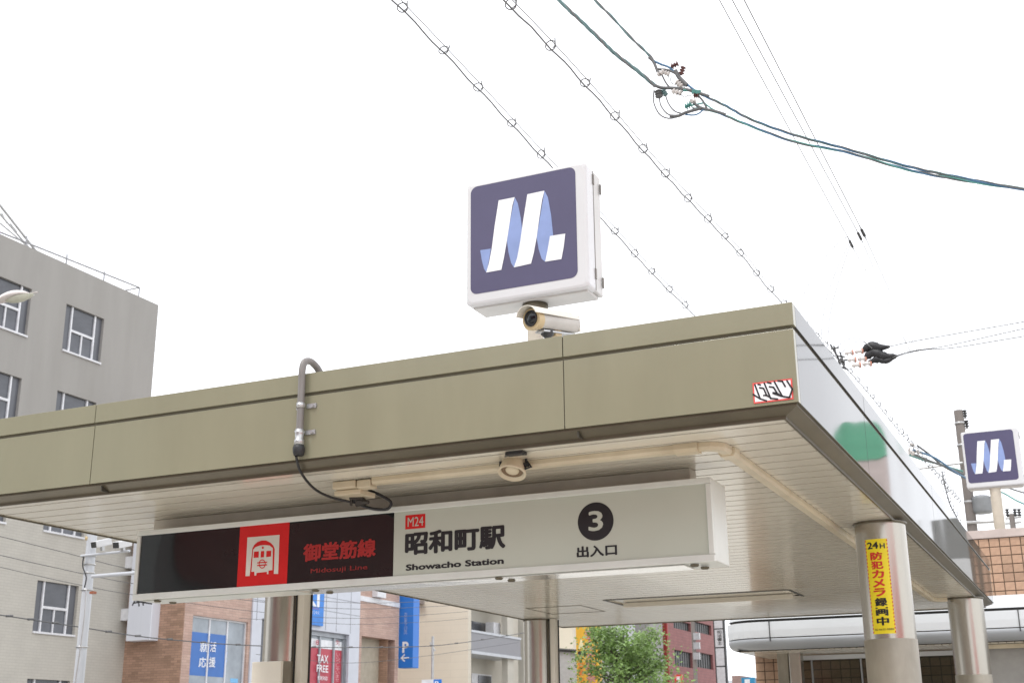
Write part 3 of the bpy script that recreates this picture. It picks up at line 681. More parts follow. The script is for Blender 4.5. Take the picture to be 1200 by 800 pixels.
# head frame, glazing, posts
zf = at(1000, 766.5, y=19.7).z; zf2 = at(1000, 771, y=19.7).z
MB().box((at(938, 770, y=19.7).x, 19.68, zf2), (CX1, 19.74, zf + .01)).build('head_rail', M_canw, e2, .004)
gl = MB().box((at(941, 780, y=19.7).x, 19.70, .3), (at(1118, 780, y=19.7).x, 19.712, zf2 - .002)); 
M_tint = mat('tinted_glass', (.04, .045, .03), .05, 0, .1, 2, alpha=.45)
gl.build('tinted_glass', M_tint, e2)
for pa, pb, yy_ in ((911, 924, 19.3), (925, 938.5, 19.2)):
    MB().box((at(pa, 780, y=yy_).x, yy_, 0), (at(pb, 780, y=yy_).x, yy_ + .2, 2.87)).build('post', M_steel2 if pa < 920 else M_steel, e2, .01)
for px in (952, 1010, 1075):
    x_ = at(px, 790, y=19.66).x; MB().box((x_ - .01, 19.66, .3), (x_ + .01, 19.699, zf2 - .003)).build('mullion', M_cang, e2)
xg = at(1156, 770, y=19.0).x
MB().box((xg, 19.0, 0), (CX1, 19.1, at(1180, 752, y=19.0).z)).build('grey_panel', mat('grey_shutter', (.33, .32, .30), .5, .1), e2, .005)
MB().box((at(1151, 770, y=18.96).x, 18.96, 0), (xg - .012, 19.06, 2.86)).build('post', M_winw, e2, .003)
MB().box((at(1142, 770, y=18.9).x, 18.9, 2.80), (CX1, 18.95, 2.855)).build('edge_rail', M_cream, e2)

# ------------------------------------------------------------------ utility poles
def insulator(parent, base, axis, m, L_=.22, r=.045, nm='insulator', ribs=3):
    pf = [(0, 0), (0, r * .4)]
    for i in range(ribs):
        t = L_ * (i + .25) / ribs; pf += [(t, r * .45), (t + L_ * .12, r), (t + L_ * .2, r * .9), (t + L_ * .22, r * .45)]
    pf += [(L_, r * .4), (L_, 0)]
    return MB().lathe(base, axis, pf, 12).build(nm, m, parent)
PY = 38.0
pt = at(1123, 481, y=PY); pbm = at(1138, 620, y=PY)
up_ = empty('utility_pole', (pt.x, PY, 0), 'concrete utility pole with transformer and lamp arm behind the smaller light box', 'utility pole')
dxl = (pbm.x - pt.x)
MB().tube([(pt.x, PY, -.1), (pt.x, PY, pt.z)], .17, 16, True, .13).build('pole_shaft', M_polec, up_)
for pz in (497, 523, 560, 590): 
    z_ = at(1126, pz, y=PY).z; MB().lathe((pt.x, PY, z_), (0, 0, 1), [(0, .14), (0, .155), (.06, .155), (.06, .14)], 16).build('pole_band', M_galv, up_)
# lamp arm towards the left
al = at(1076, 549, y=PY - .2); ar = at(1128, 542, y=PY - .2)
MB().tube([al, ar], .035, 8).build('lamp_arm', M_galv, up_)
MB().lathe(al + Vector((-.35, 0, -.02)), (1, 0, .02), [(0, 0), (.02, .06), (.15, .1), (.35, .08), (.42, .03)], 12).build('lamp_head', M_galv, up_)
for (a_, b_) in ((1128, 485), (1130, 497)):
    q = at(a_ + 2, b_, y=PY); MB().tube([(pt.x, PY, q.z - .12), q + Vector((0.05, 0, -.12))], .025, 6).build('side_arm', M_galv, up_)
    insulator(up_, q + Vector((.02, 0, -.1)), (0, 0, 1), M_dark, .22, .07)
t0 = at(1152, 601, y=PY); t1 = at(1152, 583, y=PY); rt_ = .27
MB().lathe((t0.x, PY, t0.z), (0, 0, 1), [(0, 0), (0, rt_ * .9), (.06, rt_), (t1.z - t0.z - .05, rt_), (t1.z - t0.z, rt_ * 1.05), (t1.z - t0.z + .06, rt_ * .7), (t1.z - t0.z + .1, 0)], 20).build('transformer', mat('transformer_grey', (.26, .27, .28), .5, .1), up_)
ca = at(1133, 612, y=PY - .15); cb2 = at(1176, 610, y=PY - .15)
MB().tube([ca, cb2], .05, 8).build('cross_arm', M_galv, up_)
MB().box((pt.x + .1, PY - .05, t0.z + .1), (t0.x - rt_ * .7, PY + .05, t1.z - .1)).build('transformer_bracket', M_galv, up_)
for d_, zz in ((.30, .1), (.34, .28), (.40, -.05)):
    insulator(up_, (t0.x + d_, PY - .1, t0.z + .3 + zz), (.6, 0, .6), M_dark, .18, .05)
# farther pole top beyond the coping
fp_ = at(1185, 600, y=60)
up2 = empty('utility_pole', (fp_.x, 60, 0), 'distant small pole with cross arms over the tiled wall right of the beige post', 'utility pole')
MB().tube([(fp_.x, 60, -.1), (fp_.x, 60, at(1184, 602, y=60).z)], .16, 10, True, .12).build('pole_shaft', M_polec, up2)
for py in (606, 612):
    MB().tube([at(1178, py + 1, y=60), at(1197, py - 1, y=60)], .06, 6).build('cross_arm', M_galv, up2)
for px in (1181, 1190, 1195):
    q = at(px, 605, y=60); insulator(up2, q, (0, 0, 1), M_dark, .35, .1)

# ------------------------------------------------------------------ hanger cables with spiral rings
def ring_mesh():
    pts = []
    for i in range(19):
        a = -PI * .35 + 2 * PI * 1.12 * i / 18; rr_ = .036 + .006 * math.sin(a * .5)
        pts.append(Vector((rr_ * math.cos(a), .012 * (i / 18 - .5), .012 + rr_ * math.sin(a))))
    pts.append(Vector((.03, .01, .075)))
    return MB().tube(pts, .0048, 5)
RING = None
def ring_cable(nm, pts, label, y_from, y_to, step, drop=.07, grp='cables slung from hanger rings along the street'):
    global RING
    o = empty(nm, pts[len(pts) // 2], label, 'cable', grp)
    sp1 = spline(pts, 10)
    wob = [p + Vector((0, 0, .010 * math.sin(p.y * 9.5 + 1))) for p in sp1]
    MB().tube(wob, .0065, 6).build('cable', M_cable, o)
    MB().tube([p + Vector((0, 0, drop)) for p in sp1], .0042, 5).build('messenger_wire', M_msgr, o)
    y = y_from; k = 0
    while y < y_to:
        for a, b_ in zip(sp1[:-1], sp1[1:]):
            if a.y <= y <= b_.y:
                p = a.lerp(b_, (y - a.y) / (b_.y - a.y + 1e-9))
                if RING is None:
                    RING = ring_mesh().build('hanger_ring', M_cable, o, at_=(0, 0, 0)); RING.location = p - org(o) + Vector((0, 0, .012)); r_ = RING
                else: r_ = inst(RING, 'hanger_ring', o, p + Vector((0, 0, .012)))
                r_.rotation_euler = (random.uniform(-.3, .1), random.uniform(-.3, .3), random.uniform(-.3, .3) + .2)
                r_.scale = (1, 1, 1) if p.y < 25 else (1.4, 1.4, 1.4)
                break
        y += step * random.uniform(.92, 1.08)
    return o
XA = -3.2
PA = [Vector((XA, 3.0, 6.1)), at(590, 0, x=XA), at(694, 109, x=XA), at(779, 205, x=XA), at(872, 303, x=XA), at(907, 345, x=XA), at(1000, 440, x=XA), at(1075, 530, x=XA), at(1128, 592, y=PY - .2)]
ring_cable('overhead_cable', PA, 'dark street cable with spiral hanger rings passing to the right of the rooftop light box', 5.0, 37, .68)
XB = -4.2
PB = [Vector((XB, 4.5, 6.9)), at(460, 0, x=XB), at(557, 101, x=XB), at(650, 200, x=XB), at(708, 260, x=XB), at(810, 366, x=XB), Vector((XB + .1, 22, 6.75)), Vector((XB + .6, 30, 6.9)), Vector((pt.x - .2, PY, 7.1))]
ring_cable('overhead_cable', PB, 'dark street cable with spiral hanger rings passing behind the rooftop light box', 6.0, 37, .62)
PC = [at(1104, 552, y=37.5), at(1107, 568, y=36.5), at(1113, 590, y=36), at(1121, 606, y=35.8), at(1128, 625, y=35.7)]
o = empty('service_drop_cable', PC[0], 'short ringed cable hanging down left of the utility pole', 'cable')
spc = spline(PC, 6); MB().tube(spc, .02, 5).build('cable', M_cable, o)
for i in range(2, len(spc), 3):
    r_ = inst(RING, 'hanger_ring', o, spc[i]); r_.scale = (1.7, 1.7, 1.7)

# three high voltage lines with strain insulators
XP = -3.0
for k, ((a_, b_), (c_, d_), (e_, f_), lab) in enumerate((((843, 0), (993, 277), (1031, 346), 'leftmost of the three thin power lines crossing the upper right sky'), ((858, 0), (1003, 268), (1037, 345), 'middle one of the three thin power lines crossing the upper right sky'), ((872, 0), (1007, 264), (1043, 342), 'rightmost of the three thin power lines crossing the upper right sky'))):
    xx = XP + k * .3
    p0 = at(a_, b_, x=xx); p1 = at(c_, d_, x=xx); p2 = at(e_, f_, x=xx)
    pe = p2 + (p2 - p1) * 4
    o = empty('power_line', p1, lab, 'power line', 'high voltage lines over the street')
    MB().tube([p0 + (p0 - p1) * .8, p0, p1], .0068, 5).build('wire', M_msgr, o)
    q1 = at(c_ + 8, d_ + 16, x=xx)
    MB().tube([q1, p2, pe], [.006, .005, .0015], 5).build('wire', M_msgr, o)
    insulator(o, p1.lerp(q1, .25), q1 - p1, M_dark, (q1 - p1).length * .5, .023, ribs=5)
    MB().tube([p1, q1], .008, 5).build('clamp_rod', M_dark, o)
# drop leads from the power lines
for k, P in enumerate(([(993, 277), (975, 292), (955, 320), (942, 345), (936, 368)], [(995, 285), (983, 310), (970, 345), (964, 375), (962, 400)], [(997, 285), (987, 315), (977, 350), (972, 375), (970, 404)])):
    yv = [19.5, 20, 20.6, 21.2, 21.8]
    o = MB().tube(spline([at(a_, b_, y=q) for (a_, b_), q in zip(P, yv)], 6), .0055, 5).build('drop_lead', M_msgr)
    setp(o, ('thin lead curving farthest left down from the power line insulators to the canopy edge', 'middle thin lead falling from the power line insulators to the hidden pole', 'rightmost thin lead falling from the power line insulators to the hidden pole')[k], 'wire', 'leads dropping from the power lines')

# pole hidden behind the canopy, its hardware showing over the edge
HP = at(987, 420, y=22)
hpz = at(986, 402, y=22).z
up3 = empty('utility_pole', (HP.x, 22.0, 0), 'pole top with dark brackets and three white strain insulators above the canopy side edge', 'utility pole')
hx = at(984, 428, y=22).x
MB().tube([(hx - .25, 22.2, -.1), (hx - .25, 22.2, at(984, 440, y=22).z)], .15, 12, True, .12).build('pole_shaft', M_polec, up3)
hw = MB()
hw.tube([(hx - .25, 22.2, at(984, 440, y=22).z - .3), at(984, 424, y=22.05)], .03, 6)
for (a_, b_, c_, d_) in ((973, 403, 979, 414), (979, 414, 985, 424), (974, 409, 983, 407), (981, 417, 990, 418), (983, 424, 994, 421), (986, 430, 994, 433), (977, 405, 985, 430), (984, 412, 990, 428), (990, 432, 985, 420)):
    hw.tube([at(a_, b_, y=22), at(c_, d_, y=22.05)], .015, 6)
hw.build('bracket', M_dark, up3)
for (a_, b_, c_, d_) in ((990, 414, 1012, 411), (993, 422, 1016, 420), (998, 428.5, 1022, 425.5)):
    A = at(a_, b_, y=22); B = at(c_, d_, y=22.1); half = (B - A) * .46
    for s0_ in (A, A + (B - A) * .52):
        i_ = insulator(up3, s0_, B - A, M_whitec, half.length, .05, ribs=2)
        MB().lathe(s0_ + half * .82, B - A, [(0, .03), (0, .052), (half.length * .16, .052), (half.length * .16, .03)], 12).build('band', M_pinkc, i_)
for k, (L_, wr, lab) in enumerate(((((1011, 411), (1020, 405.5), (1032, 407), (1043, 406)), ((1040, 406.5), (1070, 400), (1120, 391), (1200, 377)), 'upper wire running right from the black wrapped insulators above the canopy'),
                             (((1014, 419), (1024, 413), (1036, 417), (1052, 417)), ((1048, 417.5), (1070, 411), (1110, 405), (1200, 385)), 'middle wire running right from the black wrapped insulators above the canopy'),
                             (((1018, 425), (1028, 421), (1038, 423), (1050, 418)), ((1046, 419), (1078, 410.5), (1120, 407), (1200, 394)), 'lowest wire running right from the black wrapped insulators above the canopy'))):
    pts_ = [at(a_, b_, y=22.1 - .02 * i) for i, (a_, b_) in enumerate(L_)]
    rs = [.045, .085, .07, .02] if k == 0 else [.05, .095, .085, .02] if k == 1 else [.035, .07, .05, .02]
    cvr = MB(); sp__ = spline(pts_, 5); m_ = len(sp__)
    rr_ = []
    for i in range(m_):
        t = i / (m_ - 1) * 3; j = min(2, int(t)); rr_.append((rs[j] + (rs[j + 1] - rs[j]) * (t - j)) * random.uniform(.8, 1.15))
    cvr.tube(sp__, rr_, 9); cvr.build('insulator_cover', M_black, up3)
    w_ = [at(a_, b_, y=22 - (i * .3)) for i, (a_, b_) in enumerate(wr)]; w_.append(w_[-1] + (w_[-1] - w_[-2]) * 3)
    o = MB().tube(spline(w_, 6), .008, 5).build('service_wire', M_cable)
    setp(o, lab, 'wire', 'wires running right from the insulators')
for k, P in enumerate(([(978, 410), (990, 399), (1005, 396), (1018, 404)], [(985, 415), (998, 402), (1012, 401), (1022, 408)])):
    MB().tube(spline([at(a_, b_, y=22) for a_, b_ in P], 6), .006, 5).build('jumper', M_msgr, up3)

# faint thin lines
for k, (P, yv, lab) in enumerate((([(722, -10), (748, 40), (778, 82)], 16, 'faint thin line reaching the cable joint from above, left of its twin'), ([(745, -8), (768, 30), (790, 78)], 16.5, 'faint thin line reaching the cable joint from above, right of its twin'), ([(795, 110), (812, 140), (826, 158)], 17, 'very short faint wire hanging below the cable joint'), ([(881, 243), (891, 258), (901, 274)], 19, 'short faint wire piece in the sky above the canopy corner'))):
    o = MB().tube([at(a_, b_, y=yv) for a_, b_ in P], .0035, 4).build('thin_wire', M_msgr); setp(o, lab, 'wire')

# ------------------------------------------------------------------ the thick bundle and its joint
BY = 12.0
def bp_(px, py, dy=0): return at(px, py, y=BY + dy)
bd = empty('cable_bundle', bp_(800, 110), 'thick twisted green and blue cable bundle sweeping across the upper right sky', 'cable bundle')
def twist(pts, mats, r, amp, turns, names='strand'):
    s_ = spline(pts, 14)
    for k, m in enumerate(mats):
        q = []
        for i, p in enumerate(s_):
            a = turns * 2 * PI * i / len(s_) + 2 * PI * k / len(mats); q.append(p + (CR * math.cos(a) + CU * math.sin(a)) * amp)
        MB().tube(q, r, 6).build(names, m, bd)
twist([bp_(400, -300), bp_(520, -155), bp_(600, -62), bp_(655, 0), bp_(680, 24), bp_(705, 48), bp_(722, 64), bp_(748, 84), bp_(768, 101)], [M_greenc, M_greenc, M_cable], .014, .010, 6)
twist([bp_(450, -310), bp_(555, -175), bp_(620, -93), bp_(660, -45), bp_(697, 0), bp_(715, 18), bp_(740, 45), bp_(756, 60), bp_(767, 72)], [M_greenc, M_cable], .011, .007, 5)
main_a = [bp_(822, 111), bp_(850, 124), bp_(880, 140), bp_(930, 158), bp_(990, 174), bp_(1060, 194), bp_(1120, 207), bp_(1200, 221.5), bp_(1290, 232), bp_(1420, 240), bp_(1600, 242), bp_(1850, 232)]
main_b = [bp_(812, 127), bp_(838, 131), bp_(870, 144), bp_(930, 166), bp_(990, 178), bp_(1060, 198), bp_(1120, 210), bp_(1200, 222), bp_(1290, 233), bp_(1420, 241), bp_(1600, 243), bp_(1850, 233)]
twist(main_a, [M_cable, M_bluec, M_greenc], .0072, .0085, 9); twist(main_b, [M_tealc, M_cable, M_bluec], .0072, .0085, 8)
jn = empty('cable_joint', bp_(795, 100), 'tangle of white and brown insulators and looped jumpers on the cable bundle', 'cable joint')
def J(x, y): return bp_(750 + x / 9.41, 60 + y / 9.41)
for P, m, r in (([(100, 70), (150, 120), (200, 240), (230, 260)], M_cable, .018), ([(150, 110), (240, 150), (320, 180), (400, 250), (470, 330), (560, 400), (640, 460)], M_bluec, .012), ([(180, 200), (300, 210), (400, 255), (500, 370)], M_cable, .014), ([(390, 215), (430, 290), (520, 380)], M_cable, .024),
                ([(150, 370), (240, 405), (400, 410), (560, 435), (640, 460), (760, 500)], M_cable, .018), ([(480, 430), (560, 435), (640, 455)], M_tealc, .016), ([(240, 260), (300, 370), (400, 460), (450, 480)], M_cable, .010), ([(155, 430), (150, 560), (210, 690), (300, 740), (400, 730), (480, 690)], M_cable, .008), ([(210, 480), (230, 600), (300, 690), (380, 715)], M_cable, .008), ([(270, 440), (310, 570), (380, 660), (470, 690)], M_cable, .008),
                ([(330, 715), (420, 715), (500, 680), (600, 650), (680, 630)], M_cable, .018), ([(500, 700), (600, 705), (660, 680), (700, 650), (800, 655)], M_bluec, .009), ([(560, 600), (640, 585), (710, 570)], M_tealc, .009), ([(640, 480), (720, 580), (800, 640), (860, 665)], M_tealc, .008), ([(650, 500), (700, 560), (740, 640)], M_cable, .012), ([(560, 540), (640, 610), (720, 640), (850, 670), (941, 700)], M_cable, .016),
                ([(480, 380), (490, 420), (460, 460)], M_cable, .006), ([(350, 280), (335, 320), (360, 360), (400, 370)], M_msgr, .005), ([(450, 480), (490, 510), (530, 490), (570, 490)], M_msgr, .005), ([(230, 250), (300, 250), (320, 300)], M_msgr, .006)):
    MB().tube(spline([J(*p) for p in P], 6), r, 6).build('jumper', m, jn)
for (x, y), (dx, dy), m, L_, r in (((190, 270), (60, -40), M_whitec, .09, .035), ((240, 225), (80, 30), M_whitec, .10, .03), ((400, 330), (40, 40), M_whitec, .10, .035), ((200, 430), (10, 60), M_cable, .09, .045), ((250, 430), (40, 60), M_greenc, .08, .03), ((350, 440), (90, 20), M_whitec, .12, .034), ((540, 570), (60, -20), M_whitec, .08, .034), ((495, 620), (40, -20), M_tealc, .08, .04), ((590, 490), (40, 0), M_brownc, .06, .03),
                               ((340, 175), (90, -40), M_brownc, .09, .036), ((450, 265), (25, -80), M_brownc, .10, .034)):
    p = J(x, y); insulator(jn, p, (J(x + dx, y + dy) - p), m, L_, r, ribs=3)
for x, y in ((600, 450), (640, 455)):
    MB().obox(J(x, y), CR, CU, CF, .03, .02, .03).build('joint_cover', M_tealc, jn, .004)

# cable bundle at the far pole
fb = empty('cable_joint', at(1070, 530, y=34), 'far cable joint with pale insulators left of the utility pole', 'cable joint')
for (a_, b_) in ((1066, 524), (1069, 528), (1072, 522), (1068, 533), (1074, 527)):
    insulator(fb, at(a_, b_, y=34), (random.uniform(-1, 1), .2, random.uniform(-1, 1)), random.choice((M_whitec, M_whitec, M_dark)), .13, .05)
for P, m in (([(1066, 530), (1090, 540), (1112, 548), (1130, 556)], M_cable), ([(1070, 527), (1095, 536), (1118, 552), (1132, 560)], M_bluec), ([(1066, 533), (1080, 538), (1105, 545), (1128, 552)], M_tealc), ([(1075, 522), (1090, 533), (1104, 545), (1122, 555)], M_cable)):
    MB().tube(spline([at(a_, b_, y=34 + i * 1.2) for i, (a_, b_) in enumerate(P)], 6), .03, 5).build('jumper', m, fb)
for k, (P, m, lab) in enumerate((([(1150, 569), (1175, 577), (1200, 590), (1260, 610)], M_tealc, 'teal cable leaving the utility pole below the smaller light box'), ([(1172, 568), (1200, 577), (1260, 592)], M_cable, 'dark cable leaving the utility pole above the teal one'), ([(1135, 562), (1150, 566), (1172, 572)], M_cable, 'short dark cable between utility pole and beige post'))):
    o = MB().tube(spline([at(a_, b_, y=36 - i * .5) for i, (a_, b_) in enumerate(P)], 6), .022, 5).build('street_cable', m); setp(o, lab, 'cable')

# ------------------------------------------------------------------ grey office building (left)
def facade(name, X, ya, yb, za, zb, holes, m, parent, depth=.18, thick=.3):
    """wall facing +X between ya..yb with real openings"""
    ys = sorted({ya, yb} | {h[0] for h in holes} | {h[1] for h in holes}); zs = sorted({za, zb} | {h[2] for h in holes} | {h[3] for h in holes})
    mb = MB()
    for i in range(len(ys) - 1):
        for j in range(len(zs) - 1):
            cy_, cz_ = (ys[i] + ys[i + 1]) / 2, (zs[j] + zs[j + 1]) / 2
            if any(h[0] < cy_ < h[1] and h[2] < cz_ < h[3] for h in holes): continue
            mb.quad((X, ys[i], zs[j]), (X, ys[i + 1], zs[j]), (X, ys[i + 1], zs[j + 1]), (X, ys[i], zs[j + 1]))
    for a, b_, c, d in holes:
        mb.quad((X, a, c), (X, b_, c), (X - depth, b_, c), (X - depth, a, c)); mb.quad((X - depth, a, d), (X - depth, b_, d), (X, b_, d), (X, a, d))
        mb.quad((X, a, d), (X, a, c), (X - depth, a, c), (X - depth, a, d)); mb.quad((X, b_, c), (X, b_, d), (X - depth, b_, d), (X - depth, b_, c))
    mb.quad((X, ya, zb), (X, yb, zb), (X - 14, yb, zb), (X - 14, ya, zb))
    mb.quad((X, yb, za), (X - 14, yb, za), (X - 14, yb, zb), (X, yb, zb)); mb.quad((X - 14, ya, za), (X, ya, za), (X, ya, zb), (X - 14, ya, zb))
    return mb.build(name, m, parent)
GX = -34.0; GY1 = 38.8; GZ = 19.08
gb = empty('office_building', (GX, 30, 0), 'grey concrete office building at far left with white framed windows and a roof rail', 'building')
holes = []
WW = 2.03; rows = [(15.69, 17.55), (12.34, 14.17), (8.95, 10.8), (5.43, 7.25), (2.1, 3.9)]
cols = [33.75, 29.98, 26.2]
for zc in rows:
    for yc in cols: holes.append((yc, yc + WW, zc[0], zc[1]))
M_concT = M_conc
M_ctile = brickmat('cream_small_tile', (.48, .455, .405), (.50, .475, .42), (.43, .405, .355), .30, .10, ms=.008, vr=.12)
gw = facade('wall', GX, 8, GY1, 11.5, GZ, [h for h in holes if h[2] > 11.5], M_conc, gb)
facade('wall', GX, 8, GY1, 0, 11.498, [h for h in holes if h[2] < 11.5], M_ctile, gb)
wp = None
for (a, b_, c, d) in holes:
    X_ = GX - .12
    w_ = empty('window', (X_, a, c)); w_.parent = gb; w_.location = Vector((X_, a, c)) - org(gb)
    del ORG[w_.name]; ORG[w_.name] = Vector((X_, a, c))
    H2 = d - c
    y1_, y2_ = a + WW * .2, a + WW * .8; zb_m = c + H2 * .5; zt0 = c + .0
    if wp is None:
        fm = MB()
        for ya_, yb2 in ((y1_ - .035, y1_ + .035), (y2_ - .035, y2_ + .035)): fm.box((X_, ya_, c + .07), (X_ + .06, yb2, d - .001))
        fm.box((X_, y1_ + .036, zb_m - .045), (X_ + .058, y2_ - .036, zb_m + .045))
        fm.box((X_, (y1_ + y2_) / 2 - .03, c + .075), (X_ + .05, (y1_ + y2_) / 2 + .03, zb_m - .046))
        fm.box((X_, a + .001, c + .001), (X_ + .18, b_ - .001, c + .069))
        f0 = fm.build('frame', M_winw, w_)
        pn = []
        for q, m in (((a + .001, y1_, c + .07, d - .001), M_glassw2), ((y2_, b_ - .001, c + .07, d - .001), M_glassw2), ((y1_, y2_, zb_m, d - .001), M_glassw), ((y1_, (y1_ + y2_) / 2, c + .07, zb_m), M_glassw), (((y1_ + y2_) / 2 + .001, y2_, c + .07, zb_m), M_glassw)):
            pn.append(MB().box((X_ - .02, q[0] + .002, q[2] + .002), (X_, q[1] - .002, q[3] - .002)).build('pane', m, w_))
        wp = (f0, pn)
    else:
        for s_, nm_ in [(wp[0], 'frame')] + [(q, 'pane') for q in wp[1]]:
            o = bpy.data.objects.new(nm_, s_.data); C.objects.link(o); o.parent = w_
# roof rail
rl = MB(); zr = GZ + .55
q0 = at(0, 272, x=GX - .3); q1 = at(163.4, 337, x=GX - .3)
rl.tube([(GX - .3, 8.5, q0.z), q0, q1], .034, 6); rl.tube([q1, q1 + Vector((-1.6, 0, 0))], .03, 6)
for yv in [q1.y - i * 2.05 for i in range(10)]: rl.tube([(GX - .3, yv, GZ - .02), (GX - .3, yv, q1.z)], .03, 6)
rl.build('roof_rail', M_rail, gb)
an = empty('rooftop_mast', (GX - 1.5, 20, GZ), 'pair of slanting steel mast braces on the roof of the grey office building', 'mast')
for A, B, r in (((46, 299), (-20, 215), .05), ((40, 297), (-20, 228), .035), ((34, 290), (-22, 243), .03)):
    a = at(*A, x=GX - 1.2); b_ = at(*B, x=GX - 1.2); a = a - (b_ - a) * .12; MB().tube([a, b_], r, 6).build('brace', M_galv, an)
for A, B in (((8, 262), (2, 250)), ((20, 272), (12, 262)), ((30, 285), (22, 276))):
    MB().tube([at(*A, x=GX - 1.2), at(B[0], B[1], x=GX - 1.2)], .03, 5).build('rung', M_galv, an)

# ------------------------------------------------------------------ street lamp at the left edge
lp = at(22, 342, y=14); 
sl_ = empty('street_lamp', (lp.x - 2.3, lp.y - 1, 0), 'pale cobra head street lamp reaching in from the left edge', 'street lamp')
tip = at(44.5, 342.5, y=14.15); rear = at(-4, 354, y=13.85)
ax_ = (tip - rear); n_ = 14; vs = []; K = 14
for i in range(n_ + 1):
    t = i / n_; c = rear.lerp(tip, t) + Vector((0, 0, .025 * math.sin(t * PI)))
    w_ = .115 * (math.sin(min(1, t * 1.15 + .12) * PI) ** .7 if t < .93 else .35 * (1 - t) / .07 + .05) + .012; hU = w_ * .80
    s_ = ax_.cross(Vector((0, 0, 1))).normalized()
    for k in range(K):
        a = 2 * PI * k / K; z = math.sin(a); vs.append(c + s_ * (w_ * 1.1 * math.cos(a)) + Vector((0, 0, hU * z * (1 if z > 0 else .3))))
hm = MB(); hm.add(vs, [(i * K + k, i * K + (k + 1) % K, (i + 1) * K + (k + 1) % K, (i + 1) * K + k) for i in range(n_) for k in range(K)], True)
hm.build('lamp_head', mat('lamp_casting', (.72, .66, .63), .35), sl_)
gv = []; n2 = 10
for i in range(n2 + 1):
    t = i / n2; c = rear.lerp(tip, .24 + .66 * t) + Vector((0, 0, -.008)); w_ = .105 * math.sin(PI * (t * .9 + .05)) ** .6
    for k in range(9):
        a = PI + PI * k / 8; gv.append(c + s_ * (w_ * math.cos(a)) + Vector((0, 0, w_ * .8 * math.sin(a))))
MB().add(gv, [(i * 9 + k, i * 9 + k + 1, (i + 1) * 9 + k + 1, (i + 1) * 9 + k) for i in range(n2) for k in range(8)], True).build('diffuser', mat('lamp_glass', (.55, .55, .45), .15), sl_)
MB().tube(spline([rear + Vector((.03, 0, .0)), rear + Vector((-.25, -.1, -.05)), rear + Vector((-1.2, -.5, -.5)), rear + Vector((-2.0, -.9, -1.2)), Vector((lp.x - 2.4, lp.y - 1.05, rear.z - 2.2))], 6), .032, 8).build('arm', M_polew, sl_)
MB().tube([(lp.x - 2.4, lp.y - 1.05, 0), (lp.x - 2.4, lp.y - 1.05, rear.z - 2.1)], .09, 12, True, .05).build('pole', M_polew, sl_)

# ------------------------------------------------------------------ pale pole with cameras at the left
VX, VY = at(92, 800, y=12.4).x, 12.4
vp = empty('detector_pole', (VX, VY, 0), 'pale steel pole with two white camera boxes on an arm left of the station sign', 'pole')
MB().tube([(VX, VY, 0), (VX, VY, 4.9)], .068, 18, True, .062).build('pole_shaft', M_polew, vp)
def V(px, py, dy=0): return at(px, py, y=VY - .12 + dy)
MB().tube([V(95, 651), V(152, 645)], .016, 8).build('upper_arm', M_polew, vp)
MB().tube([V(108, 675), V(168, 670)], .024, 8).build('lower_arm', M_polew, vp)
for (a_, b_), (c_, d_) in (((110, 638), (128, 634)), ((136, 638.5), (151, 635.5))):
    p = V(a_, b_, -.14); q = V(c_, d_, .10); m = (p + q) / 2; d0 = (q - p).normalized(); u0 = Vector((0, 0, 1)); f0_ = d0.cross(u0).normalized(); u0 = f0_.cross(d0)
    L2 = (q - p).length / 2
    cb_ = MB().obox(m, d0, f0_, u0, L2, .05, .042).build('camera_box', M_white, vp, .006)
    MB().obox(p - d0 * .004, d0, f0_, u0, .006, .04, .035).build('camera_window', M_dark, cb_)
    MB().obox(m - u0 * .065, d0, f0_, u0, .02, .02, .03).build('camera_mount', M_galv, cb_)
for py in (650, 660, 670, 690, 757):
    z_ = V(105, py).z; MB().lathe((VX, VY, z_), (0, 0, 1), [(0, .066), (0, .076), (.02, .076), (.02, .066)], 18).build('pole_band', M_galv, vp)
MB().tube(spline([V(98, 652), V(97, 663), V(101, 676), V(99, 688)], 6), .008, 6).build('cable', M_black, vp)
MB().tube(spline([V(101, 690), V(99, 720), V(94, 760), V(88, 800), V(84, 830)], 5), .008, 6).build('cable', M_galv, vp)
MB().obox(V(109, 694), (1, 0, 0), (0, 1, 0), (0, 0, 1), .03, .03, .015).build('small_box', mat('rust_box', (.3, .1, .05), .5), vp)
MB().lathe(V(101, 632.5), (0, 0, 1), [(0, 0), (0, .018), (.04, .018), (.05, 0)], 10).build('small_lamp', M_cama, vp)

# ------------------------------------------------------------------ white projecting sign on the grey building
wsY = 38.0; wx0, wx1 = at(148, 740, y=wsY).x, at(176, 740, y=wsY).x
wz0 = at(163, 750, y=wsY).z
ws = empty('projecting_sign', (wx0, wsY, wz0), 'tall blank white box sign projecting from the end of the grey office building', 'box sign')
MB().box((wx0, wsY, wz0), (wx1, wsY + .5, wz0 + 4.4)).build('sign_box', mat('white_box_panel', (.72, .74, .80), .4, 0, .02, 2, (8, 8, .1)), ws, .02)
for pz in (658, 719):
    z_ = at(148, pz, y=wsY).z; MB().box((GX, wsY + .1, z_ - .22), (wx0 - .002, wsY + .4, z_ + .22)).build('bracket', M_winw, ws)

